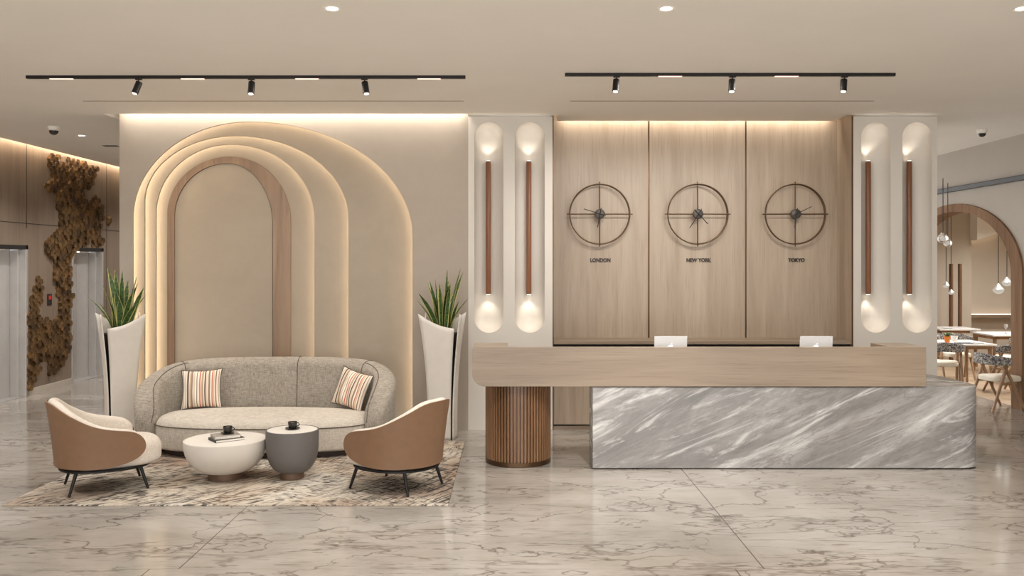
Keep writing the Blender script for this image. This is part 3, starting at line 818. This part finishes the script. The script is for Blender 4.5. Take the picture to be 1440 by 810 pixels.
# ------------------------------------------------------------------ coffee tables
def bowl(r, h, foot, p=2.3, k=26):
    out = []
    for i in range(k+1):
        z = .062 + (h-.062)*i/k; f = 1-(z-.062)/(h-.062)
        out.append((foot + (r-foot)*(1-f**p)**(1/1.75), z))
    return out
for nm, x, r, h, foot, mat, lab in (('coffee_table', 317.3, .376, .374, .15, 'white_table', 'low white bowl shaped coffee table carrying the books'),
                                    ('coffee_table', 411.2, .243, .463, .11, 'grey_table', 'taller charcoal tub shaped coffee table with white top')):
    D = 8.28; X = px(x, D); t = thing(nm, lab, 'coffee table', (X, D, RZ), group='bowl shaped coffee tables'); h -= RZ
    pr = bowl(r, h, foot, 2.3 if mat == 'white_table' else 3.4)
    bm = BM(); lathe(bm, pr + [(r-.004, h+.003), (r-.012, h+.003), (r-.014, h-.004)], n=72); obj('bowl', bm, mat, t, smooth=35)
    bm = BM(); lathe(bm, [(r-.0145, h-.02), (r-.0145, h)], n=72); obj('top', bm, 'white_top', t, smooth=35)
    bm = BM(); f2 = .157 if mat == 'white_table' else .108
    lathe(bm, [(f2-.004, 0), (f2, .004), (f2, .064)], n=48); obj('foot', bm, 'brownfoot', t, smooth=35)
    if mat == 'white_table': T1 = (X, D, h+RZ)
    else: T2 = (X, D, h+RZ)
def book(label, loc, rz, w, l, h, mat):
    t = thing('book', label, 'book', loc, rz, 'books on the white coffee table')
    bm = BM(); box(bm, -l/2+.004, l/2-.003, -w/2+.003, w/2-.003, .003, h-.003); obj('pages', bm, 'paper', t)
    bm = BM(); box(bm, -l/2, l/2, -w/2, w/2, 0, .003); box(bm, -l/2, l/2, -w/2, w/2, h-.003, h); box(bm, -l/2, -l/2+.004, -w/2, w/2, .003, h-.003); obj('cover', bm, mat, t)
    return t
p = atz(318.5, 618.5, T1[2])
book('dark covered book lying at the bottom of the pair on the white table', p, math.radians(38), .20, .27, .024, 'bookdark')
book('grey mottled book lying on top of the dark book', (p.x-.012, p.y+.012, p.z+.024), math.radians(30), .18, .235, .028, 'bookgrey')
def cup(label, loc, saucer_r):
    t = thing('coffee_cup', label, 'cup', loc, 0, 'black espresso cups')
    bm = BM(); lathe(bm, [(.03, .008), (.036, .015), (.042, .05), (.043, .07), (.0405, .07), (.039, .05), (.034, .02)], n=32); obj('body', bm, 'cup', t, smooth=45)
    bm = BM(); lathe(bm, [(.038, .058), (.0385, .060)], n=32); obj('coffee', bm, 'coffee', t)
    bm = BM(); tube(bm, [(.040, 0, .058), (.055, 0, .06), (.062, 0, .047), (.056, 0, .033), (.040, 0, .03)], .0045, 8); obj('handle', bm, 'cup', t, smooth=60)
    bm = BM(); lathe(bm, [(saucer_r*.55, 0), (saucer_r*.95, .010), (saucer_r, .014), (saucer_r*.97, .014), (saucer_r*.5, .008)], n=40); obj('saucer', bm, 'cup', t, smooth=45)
cup('black coffee cup standing on the stacked books', (p.x+.005, p.y+.02, p.z+.0525), .062)
q = atz(411.5, 603.5, T2[2]); cup('black coffee cup and saucer on the charcoal table', q, .068)

# ------------------------------------------------------------------ planters with snake plants
def blade(bm, base, az, lean, L, w, tw):
    uvl = bm.loops.layers.uv.verify(); n = 12; d = Vector((math.cos(az), math.sin(az), 0)); sd = Vector((-d.y, d.x, 0)); R_ = []
    sd = (sd*math.cos(tw) + d*math.sin(tw)).normalized()
    for k in range(n+1):
        t = k/n; p = Vector(base) + d*(lean*L*t**1.5) + Vector((0, 0, L*t*(1-.12*lean*t)))
        ww = w*(.72 + .9*t - 1.0*t*t)*(1 if t < .75 else max(.02, (1-t)/.25)**.8)
        cup_ = d*(-.25*ww)
        R_.append([bm.verts.new(p - sd*ww/2), bm.verts.new(p + cup_), bm.verts.new(p + sd*ww/2)])
    for k in range(n):
        for j in (0, 1):
            f = bm.faces.new((R_[k][j], R_[k][j+1], R_[k+1][j+1], R_[k+1][j]))
            for lp, uv in zip(f.loops, ((j/2, k/n), ((j+1)/2, k/n), ((j+1)/2, (k+1)/n), (j/2, (k+1)/n))): lp[uvl].uv = uv
def planter(loc, mir, rz, label, label2, seed):
    t = thing('planter', label, 'planter', loc, 0, 'tall white petal planters flanking the sofa')
    def a(z): return .138 + .062*max(0, (z-.15)/1.2)**2.0
    N, NZ = 10, 26
    for k in range(4):
        bm = BM(); G = []
        for j in range(NZ+1):
            row = []
            for i in range(N+1):
                u = i/N                            # 0 at the short corner, 1 at the overhanging pointed corner
                ztop = 1.275 + .135*u + .03*u*u - .03*math.sin(PI*u)
                z = ztop*j/NZ; h = a(z); ov = .012 + .035*max(0, z/1.4)**3
                x = (-h*.93) + u*(2*h*.93 + ov*.6); y = -h - .018*math.sin(PI*u) - (.012 + .030*max(0, z/1.4)**2)*u**2
                ang = k*PI/2*mir
                X, Y = x*mir, y
                ca, sa = math.cos(ang+rz), math.sin(ang+rz)
                row.append(Vector((X*ca - Y*sa, X*sa + Y*ca, z)))
            G.append(row)
        V = [[bm.verts.new(p) for p in row] for row in G]
        for j in range(NZ):
            for i in range(N): bm.faces.new((V[j][i], V[j][i+1], V[j+1][i+1], V[j+1][i]))
        o = obj('petal_panel', bm, 'planter', t, smooth=60)
        m = o.modifiers.new('thick', 'SOLIDIFY'); m.thickness = .014; m.offset = 0
    bm = BM(); rs = []
    for j in range(13):
        z = 1.2*j/12 + .005; h = a(z)*.90
        rs.append([(x*math.cos(rz)-y*math.sin(rz), x*math.sin(rz)+y*math.cos(rz), z) for x, y in rr(2*h, 2*h, .03, 3)])
    skin(bm, rs); obj('core', bm, 'soil', t)
    s = thing('snake_plant', label2, 'plant', (loc[0], loc[1], loc[2]+1.21), 0, 'snake plants in the tall planters')
    rnd = random.Random(seed)
    for k in range(19):
        az = 2*PI*k/19*2.4 + rnd.uniform(-.4, .4); r = .10*math.sqrt(rnd.random()); L = rnd.uniform(.38, .64) if k > 4 else rnd.uniform(.62, .80)
        bm = BM(); blade(bm, (r*math.cos(az), r*math.sin(az), -.005), az, rnd.uniform(.15, .8)*(1 if L < .55 else .4), L, rnd.uniform(.066, .086), rnd.uniform(-.7, .7))
        obj('leaf', bm, 'snake', s, smooth=70)
planter((px(169.5, 10.28), 10.28, 0), 1, math.radians(35), 'tall white planter of curved panels left of the sofa', 'snake plant with yellow edged leaves left of the sofa', 3)
planter((px(622.5, 10.28), 10.28, 0), -1, math.radians(-9), 'tall white planter of curved panels right of the sofa', 'snake plant with yellow edged leaves right of the sofa', 11)

# ------------------------------------------------------------------ ceiling fittings
def track(xa, xb, y, spots, segs, where):
    D = (ZC-H)*F/(HY-y); X0, X1 = px(xa, D), px(xb, D); w = .035
    t = thing('lighting_track', 'long black lighting track on the ceiling ' + where, 'lighting track', ((X0+X1)/2, D, ZC), group='black lighting tracks')
    bm = BM(); box(bm, X0, X1, D-w/2, D+w/2, ZC-.028, ZC); obj('rail', bm, 'black', t, world=True)
    for s in segs:
        bm = BM(); c = px(s, D-.02); box(bm, c-.11, c+.11, D-w/2+.004, D+w/2-.004, ZC-.033, ZC-.0285); obj('light_segment', bm, 'segment', t, world=True)
        light('segment_light', 'AREA', (c, D, ZC-.04), (6 if X0 < 0 else 26), (1, .95, .9), shape='RECTANGLE', size=.22, size_y=.03)
    for i, (sx, tilt) in enumerate(spots):
        X = px(sx, D); e = thing('track_spotlight', '%s black cylinder spotlight on the track %s' % (('left', 'middle', 'right')[i], where), 'spotlight', (X, D, ZC-.028), group='black track spotlights')
        bm = BM(); box(bm, -.03, .03, -.014, .014, -.012, 0); obj('adapter', bm, 'black', e)
        bm = BM(); lathe(bm, [(.006, -.04), (.006, -.012)], n=12); obj('stem', bm, 'black', e)
        bm = BM(); lathe(bm, [(.028, -.065), (.031, -.062), (.031, .055), (.028, .058)], n=28); b = obj('barrel', bm, 'black', e, smooth=40)
        b.location = (-.09*math.sin(tilt)*.6, 0, -.085); b.rotation_euler = (math.radians(-14), tilt, 0)
        bm = BM(); lathe(bm, [(.022, -.0665), (.022, -.065)], n=24); obj('lens', bm, 'lamptip', b)
        tgt = (X + math.tan(tilt)*-1.8, 9.7, .5) if X < 0 else (X + math.tan(tilt)*-1.2, 11.2, 2.35)
        light('track_spot', 'SPOT', (X, D, ZC-.22), (26 if X < 0 else 46), (1, .98, .955), target=tgt, spot_size=math.radians(48), spot_blend=.8, shadow_soft_size=.03)
light('cove_wash', 'AREA', ((XA0+XA1)/2, 10.665, 3.93), 11, (1, .94, .86), target=((XA0+XA1)/2, 10.69, 2.9), shape='RECTANGLE', size=4.15, size_y=.03, spread=math.radians(100))
light('niche_wash', 'AREA', ((XB1+XC0)/2, 11.19, 3.93), 8, (1, .93, .84), target=((XB1+XC0)/2, 11.21, 2.9), shape='RECTANGLE', size=3.4, size_y=.03, spread=math.radians(100))
track(37.5, 654.5, 106.5, ((195, .28), (353.5, 0), (512.5, -.18)), (85, 270, 431, 603), 'in front of the arched wall')
track(794.5, 1258.5, 103, ((867, .1), (1030, .1), (1187.5, .15)), (943, 1107), 'in front of the oak wall')
bm = BM()
for xa, xb in ((117, 652), (802, 1229)):
    D = (ZC-H)*F/(HY-142); box(bm, px(xa, D), px(xb, D), D-.012, D+.012, ZC-.0025, ZC+.001)
struct(obj('trim_6', bm, plain('slot_shadow', (150, 138, 122), .8)), 'thin linear air slots in the ceiling')
dn = (('left', -1.265, 6.25), ('middle', 1.085, 6.25), ('right', 3.585, 6.25))
def downlight(X, D, label, power, size=2.4):
    t = thing('downlight', label, 'downlight', (X, D, ZC), group='recessed ceiling downlights')
    bm = BM(); lathe(bm, [(.040, -.001), (.058, -.006), (.062, -.002), (.062, .0)], n=32, cap=False); obj('trim_ring', bm, 'ceiling', t, smooth=40)
    bm = BM(); lathe(bm, [(.041, -.0025), (.041, -.0005)], n=28); obj('lens', bm, 'lampdisc', t)
    light('downlight_lamp', 'SPOT', (X, D, ZC-.02), power, (1, .98, .955), rot=(0, 0, 0), spot_size=size, spot_blend=.7, shadow_soft_size=.06)
for w, X, D in dn: downlight(X, D, w + ' recessed downlight near the top edge of the ceiling', 150)
downlight(px(115, 12.4), 12.4, 'small recessed downlight in the lift lobby ceiling', 150, 2.3)
for D in (14.6, 16.8): light('added_lobby_spot', 'SPOT', (-5.9, D, ZC-.02), 130, (1, .98, .955), rot=(0, 0, 0), spot_size=2.3, spot_blend=.7, shadow_soft_size=.06)  # hidden lamps added behind the arched wall to brighten the lift lobby
light('unseen_hall_downlight', 'SPOT', (-6.2, 9.2, ZC-.02), 190, (1, .98, .955), rot=(0, 0, 0), spot_size=2.2, spot_blend=.8, shadow_soft_size=.08)  # unseen lamp added beyond the left edge to lighten the lobby floor
for X in (1.15, 3.8): light('added_desk_spot', 'SPOT', (X, 5.6, ZC-.05), 190, (1, .98, .95), target=(X, 8.5, .35), spot_size=math.radians(34), spot_blend=1, shadow_soft_size=.04)  # out-of-view spots added for bright patches on desk, marble and floor
for X in (-4.8, -1.6, 1.6, 4.8):                  # the same lamps continue over the hall behind the viewpoint
    for D in (1.2, -1.8): light('unseen_hall_downlight', 'SPOT', (X, D, ZC-.02), 190, (1, .98, .955), rot=(0, 0, 0), spot_size=2.4, spot_blend=.7, shadow_soft_size=.08)
light('unseen_hall_downlight', 'SPOT', (-5.6, 6.0, ZC-.02), 190, (1, .98, .955), rot=(0, 0, 0), spot_size=2.4, spot_blend=.7, shadow_soft_size=.08)
def dome(x, y, r, label):
    D = (ZC-H)*F/(HY-y); t = thing('security_camera', label, 'security camera', (px(x, D), D, ZC), group='dome cameras on the ceiling')
    bm = BM(); lathe(bm, [(r*.9, -.055), (r*1.15, -.045), (r*1.2, .002)], n=32); obj('housing', bm, 'ceiling', t, smooth=40)
    bm = BM(); lathe(bm, [(r*.9*math.cos(k*PI/16), -.055 - r*.85*math.sin(k*PI/16)) for k in range(8)] + [(.004, -.055-r*.85)], n=32); obj('dome', bm, plain('smoked_dome', (52, 47, 42), .15), t, smooth=60)
dome(75.5, 178, .065, 'dark dome camera on the lift lobby ceiling')
dome(1381, 182, .055, 'dark dome camera on the ceiling near the dining arch')
D = (ZC-H)*F/(HY-205)
bm = BM(); box(bm, px(146, D), px(166, D), D-.05, D+.05, ZC-.006, ZC); o = obj('air_vent', bm, 'blackmatte'); tag(o, 'short dark slot vent in the lift lobby ceiling', 'vent')

# ------------------------------------------------------------------ hexagon wall sculpture in the lift lobby
POLY = [[(69,213),(80,216),(83,228),(90,232),(95,222),(118,230),(138,236),(136,244),(131,262),(120,266),(118,276),(126,284),(132,274),(138,275),(137,288),(146,286),(145,302),(141,312),(143,332),(146,345),(132,350),(126,338),(118,350),(108,345),(103,356),(98,372),(97,385),(101,398),(101,415),(97,432),(96,455),(100,476),(97,490),(90,508),(79,528),(67,526),(67,511),(60,506),(54,512),(51,534),(38,552),(37,470),(40,422),(45,411),(52,391),(58,395),(59,424),(52,430),(52,440),(60,448),(73,451),(80,442),(83,430),(79,408),(75,390),(72,366),(62,352),(61,339),(70,332),(80,325),(85,318),(80,296),(78,276),(72,270),(63,270),(64,260),(70,254),(69,238),(67,228)]]
def inside(x, y, P):
    c = False; j = len(P)-1
    for i in range(len(P)):
        (xi, yi), (xj, yj) = P[i], P[j]
        if (yi > y) != (yj > y) and x < (xj-xi)*(y-yi)/(yj-yi)+xi: c = not c
        j = i
    return c
t = thing('wall_sculpture', 'tall branching cluster of golden brown hexagons between the lift doors', 'wall sculpture', (XL, 14.2, 0))
hr = .058; tiles = []; rnd = random.Random(5)
for i in range(0, 70):
    for j in range(0, 80):
        d = 13.2 + i*hr*1.5; z = .02 + (j + .5*(i % 2))*hr*1.732
        x = CX + XL*F/d; y = HY + (H-z)*F/d
        if z < 3.78 and inside(x, y, POLY[0]): tiles.append((d, z))
def hexa(bm, d, z):
    p = rnd.choice((.012, .02, .03, .045, .06)); r = hr*.93
    P = [(d + r*math.cos(k*PI/3), z + r*math.sin(k*PI/3)) for k in range(6)]
    A = [bm.verts.new((XL+.001, u, v)) for u, v in P]; B = [bm.verts.new((XL+p, u, v)) for u, v in P]
    C = [bm.verts.new((XL+p-.006, d+(u-d)*.72, z+(v-z)*.72)) for u, v in P]
    for k in range(6):
        bm.faces.new((A[k], A[(k+1)%6], B[(k+1)%6], B[k])); bm.faces.new((B[k], B[(k+1)%6], C[(k+1)%6], C[k]))
    bm.faces.new(C)
tiles.sort()
for d, z in tiles[:90]:
    bm = BM(); hexa(bm, d, z); obj('hexagon_tile', bm, 'hex', t, world=True)
bm = BM()
for d, z in tiles[90:]: hexa(bm, d, z)
o = obj('hexagon_tiles', bm, 'hex', t, world=True); o['kind'] = 'stuff'
d = Dleft(69); t = thing('lift_call_panel', 'small lift call panel with red display between the lift doors', 'call panel', (XL, d, pz(421, d)))
bm = BM(); box(bm, 0, .015, -.06, .06, -.09, .09); obj('plate', bm, 'blackmatte', t, bevel=.003)
bm = BM(); box(bm, .015, .017, -.035, .035, .0, .06); obj('display', bm, 'display', t)
d = Dleft(152); bm = BM(); lathe(bm, [(.10, 0), (.10, .02), (.05, .05)], n=6); bmesh.ops.rotate(bm, verts=bm.verts, cent=(0, 0, 0), matrix=Matrix.Rotation(PI/2, 3, 'Y'))
o = obj('hexagon_accent', bm, 'hex'); o.location = (XL+.001, d, pz(310, d)); tag(o, 'single brown hexagon apart from the cluster on the lift lobby wall', 'wall ornament')

# ------------------------------------------------------------------ right wall with the arch to the dining room
dc, a1, b1, zs = 14.2, 2.0, 1.10, 1.86
def earch(a, b, n=40): return [(dc - a, -.02)] + [(dc - a*math.cos(PI*k/n), zs + b*math.sin(PI*k/n)) for k in range(n+1)] + [(dc + a, -.02)]
bm = BM(); prism(bm, [(-3, -.02)] + earch(a1-.1, b1-.05) + [(21, -.02), (21, 4.1), (-3, 4.1)], 0, XR, XR+.22)
struct(obj('wall_right', bm, plain('grey_plaster', (168, 159, 148), .8, var=.03, scale=1.5), smooth=25), 'grey plaster wall pierced by a wide timber lined arch')
bm = BM(); prism(bm, earch(a1, b1) + earch(a1-.27, b1-.12)[::-1], 0, XR-.03, XR+.25)
struct(obj('trim_7', bm, 'archwood', smooth=25), 'timber surround of the dining room arch')
Dz = 13.0; zr = H + .1696*XR
bm = BM(); box(bm, XR-.07, XR, -1, 20, zr-.035, zr+.035); struct(obj('trim_8', bm, 'black', bevel=.008), 'dark rail along the grey wall above the arch')
# dining room shell
DB = 19.5; wallm = plain('dining_wall', (196, 184, 168), .8, var=.03, scale=2)
bm = BM(); box(bm, XR+.2, px(1366, DB), DB, DB+.2, 0, 3.6); struct(obj('wall_dining_back', bm, wallm))
bm = BM(); box(bm, px(1366, DB), 15, DB+.25, DB+.4, 0, 3.6); struct(obj('wall_dining_recess', bm, wallm))
bm = BM(); box(bm, 14.6, 15, 9, 21, 0, 3.6); struct(obj('wall_dining_side', bm, wallm))
bm = BM(); box(bm, XR+.2, 15, 9, 9.2, 0, 3.6); struct(obj('wall_dining_front', bm, wallm))
bm = BM(); box(bm, XR+.2, 15, 9, 21, 3.3, 3.4); struct(obj('ceiling_dining', bm, 'ceiling'))
xa = px(1364, DB); z0 = pz(338, DB); bm = BM()      # sloping bulkhead with a glow under it
prism(bm, [(xa, z0), (px(1412, DB), pz(322, DB)), (13, pz(322, DB)), (13, 3.3), (xa, 3.3)], 1, DB-.3, DB+.02); struct(obj('trim_9', bm, 'ceiling'), 'sloping bulkhead of the dining room')
bm = BM(); prism(bm, [(xa, z0+.03), (px(1412, DB), pz(322, DB)+.03), (px(1412, DB), pz(322, DB)+.06), (xa, z0+.06)], 1, DB+.03, DB+.08); struct(obj('trim_10', bm, 'led_dining'))
zs2 = pz(443, DB)
bm = BM(); box(bm, xa, 13, DB+.02, DB+.25, zs2-.06, zs2); struct(obj('trim_11', bm, 'oak_h'), 'lit ledge behind the far dining tables')
bm = BM(); box(bm, xa, 13, DB+.16, DB+.18, zs2+.004, zs2+.016); struct(obj('trim_12', bm, 'led_dining'))
for k, x in enumerate((1337.5, 1350)):
    D = 18.6; bm = BM(); lathe(bm, [(.04, 0), (.04, pz(371, D))], n=20); o = obj('timber_post', bm, 'archwood', smooth=40); o.location = (px(x, D), D, .001)
    tag(o, '%s of two slim timber posts standing in the dining room' % ('left', 'right')[k], 'post', 'slim timber posts in the dining room')
for X, D in ((8.3, 13.5), (8.6, 15.6), (10.4, 14.6), (10.2, 17.5)): light('dining_lamp', 'SPOT', (X, D, 3.28), 170, (1, .98, .955), rot=(0, 0, 0), spot_size=2.6, spot_blend=.7, shadow_soft_size=.08)

def pendant(x, y, r, D, opal, label):
    X, Z = px(x, D), pz(y, D); t = thing('pendant_lamp', label, 'pendant lamp', (X, D, Z), group='pendant lamps in the dining room')
    zc = 3.3 - Z
    bm = BM(); tube(bm, [(0, 0, r*.9), (0, 0, zc)], .006, 6); obj('cord', bm, 'blackmatte', t)
    if opal:
        bm = BM(); lathe(bm, [(r, 0), (r*.55, r*.55), (r*.15, r*1.05), (.01, r*1.1)], n=24); obj('shade', bm, 'steel', t, smooth=40)
        bm = BM(); lathe(bm, [(r*.98, 0)] + [(r*.98*math.cos(k*PI/14), -r*.8*math.sin(k*PI/14)) for k in range(1, 7)] + [(.005, -r*.8)], n=24); obj('globe', bm, 'opal', t, smooth=60)
    else:
        bm = BM(); bmesh.ops.create_uvsphere(bm, u_segments=24, v_segments=16, radius=r); obj('globe', bm, 'glass', t, smooth=80)
        bm = BM(); lathe(bm, [(.03, r*.7), (.03, r*1.15)], n=16); obj('cap', bm, 'steel', t, smooth=40)
        bm = BM(); bmesh.ops.create_uvsphere(bm, u_segments=12, v_segments=8, radius=r*.35); obj('bulb', bm, 'opal', t, smooth=80)
pendant(1326, 335.5, .075, 13.4, False, 'clear glass globe pendant, the left of the pair nearest the column')
pendant(1332.8, 342, .063, 14.2, False, 'clear glass globe pendant hanging lower beside its neighbour near the column')
pendant(1330.5, 401, .058, 16.0, True, 'small opal pendant in front of the timber posts')
pendant(1337.5, 411, .055, 16.6, True, 'small opal pendant hanging lowest beside the timber posts')
pendant(1404, 407, .095, 15.6, True, 'opal pendant hanging lower of the two near the arch leg')
pendant(1416, 397, .085, 15.6, True, 'opal pendant hanging higher of the two near the arch leg')

# dining tables and chairs
def dtable(loc, lx, ly, h, label):
    t = thing('dining_table', label, 'table', loc, 0, 'white topped dining tables')
    bm = BM(); box(bm, -lx/2, lx/2, -ly/2, ly/2, h-.03, h); obj('tabletop', bm, 'china', t, bevel=.005)
    bm = BM(); box(bm, -lx/2+.05, lx/2-.05, -ly/2+.05, ly/2-.05, h-.085, h-.0305); obj('apron', bm, 'chairwood', t)
    for sx in (-1, 1):
        for sy in (-1, 1):
            bm = BM(); tube(bm, [(sx*(lx/2-.08), sy*(ly/2-.08), h-.085), (sx*(lx/2-.05), sy*(ly/2-.05), 0)], .032, 10, r2=.02); obj('leg', bm, 'chairwood', t, smooth=50)
    return t
TD = 14.7; tx = 7.44; th = .72
dtable((tx, TD, .001), .68, .9, th, 'white topped dining table with the orange pot beside the column')
dtable((8.75, 17.7, .001), .8, .7, .74, 'far dining table in front of the timber posts')
dtable((9.05, 16.3, .001), .9, .8, .74, 'dining table in front of the lit ledge')
def make_dchair():
    t = thing('dining_chair', '', 'chair', (0, 0, 0), 0, 'oak dining chairs with patterned backs')
    for sy in (-1, 1):                             # splayed A-shaped side frames, local +x forward
        for a, b in (((-.10, .23*sy, .67), (.24, .25*sy, 0)), ((-.02, .23*sy, .67), (-.27, .25*sy, 0))):
            bm = BM(); tube(bm, [a, b], .024, 8, r2=.017); obj('leg', bm, 'chairwood', t, smooth=50)
        bm = BM(); tube(bm, [(-.14, .235*sy, .38), (.10, .24*sy, .38)], .016, 8); obj('rail', bm, 'chairwood', t, smooth=50)
    bm = cushion(BM(), [(.46/2*x, .42/2*y) for x, y in [(math.copysign(abs(math.cos(2*PI*k/32))**.5, math.cos(2*PI*k/32)), math.copysign(abs(math.sin(2*PI*k/32))**.5, math.sin(2*PI*k/32))) for k in range(32)]], .40, .47, .015, .025, .01)
    bmesh.ops.translate(bm, verts=bm.verts, vec=(.03, 0, 0)); obj('seat', bm, 'seatcloth', t, smooth=60)
    rings = []
    for k in range(25):
        a = PI + (-1 + 2*k/24)*1.45; p = Vector((.02 + .30*math.cos(a), .29*math.sin(a))); n_ = Vector((math.cos(a), math.sin(a))); e = abs(-1 + 2*k/24)
        hh = .15*(1-.35*e*e); w = .035
        rings.append([(p.x + n_.x*u, p.y + n_.y*u, .715 - .03*e + v) for u, v in rr(w, hh, .016, 3)])
    obj('backrest', skin(BM(), rings), 'pattern', t, smooth=60)
    return t
c0 = make_dchair()
spots = [((6.72, 12.3, .0), .15, 'nearest oak dining chair with patterned back, between the marble desk and the arch'),
         ((6.85, 14.1, .0), 1.2, 'oak dining chair at the corner of the table nearest the column'),
         ((7.78, 13.95, .001), 2.0, 'oak dining chair with patterned back just behind the nearest chair'),
         ((7.75, 15.55, .001), -1.7, 'oak dining chair on the far side of the table with the orange pot'),
         ((8.4, 14.9, .001), 2.9, 'oak dining chair facing the orange pot table from its right')]
for k, (loc, rz, lab) in enumerate(spots):
    if k == 0: c0.location = loc; c0.rotation_euler = (0, 0, rz); c0['label'] = lab
    else: dup(c0, loc, rz, lab)
zt_ = th + .0015
t = thing('potted_plant', 'small green plant in an orange pot on the dining table', 'plant', (px(1332, TD-.1), TD-.1, zt_))
bm = BM(); lathe(bm, [(.035, 0), (.055, .10), (.05, .10), (.045, .08)], n=24); obj('pot', bm, 'pot', t, smooth=40)
for k in range(9):
    bm = BM(); a = k*2.4; blade(bm, (.02*math.cos(a), .02*math.sin(a), .075), a, .6, .10, .035, 0); obj('leaf', bm, 'leafgreen', t, smooth=70)
def plate(loc, r, label):
    bm = BM(); lathe(bm, [(r*.6, 0), (r, .014), (r*.98, .017), (r*.6, .006)], n=32); o = obj('plate', bm, 'china', smooth=40); o.location = loc; tag(o, label, 'plate', 'white plates on the dining tables')
plate((tx+.14, TD-.26, zt_), .10, 'white plate near the front right corner of the orange pot table')
plate((8.6, 17.55, .7425), .11, 'white plate on the far table before the timber posts')
bm = BM(); lathe(bm, [(.035, 0), (.05, .05), (.055, .09), (.05, .09), (.04, .03)], n=28); o = obj('bowl', bm, 'china', smooth=40); o.location = (px(1342, TD+.1), TD+.1, zt_); tag(o, 'white bowl beside the orange pot', 'bowl')
bm = BM(); box(bm, -.13, .13, -.07, .07, 0, .012); o = obj('napkin', bm, 'navy', bevel=.004); o.location = (tx-.12, TD-.30, zt_); tag(o, 'dark folded napkin at the front of the orange pot table', 'napkin')
bm = BM(); lathe(bm, [(.03, 0), (.005, .012), (.004, .08), (.035, .12), (.03, .17)], n=20); o = obj('wine_glass', bm, 'glass', smooth=50); o.location = (9.0, 16.2, .7425); tag(o, 'stemmed glass on the table before the lit ledge', 'glass')
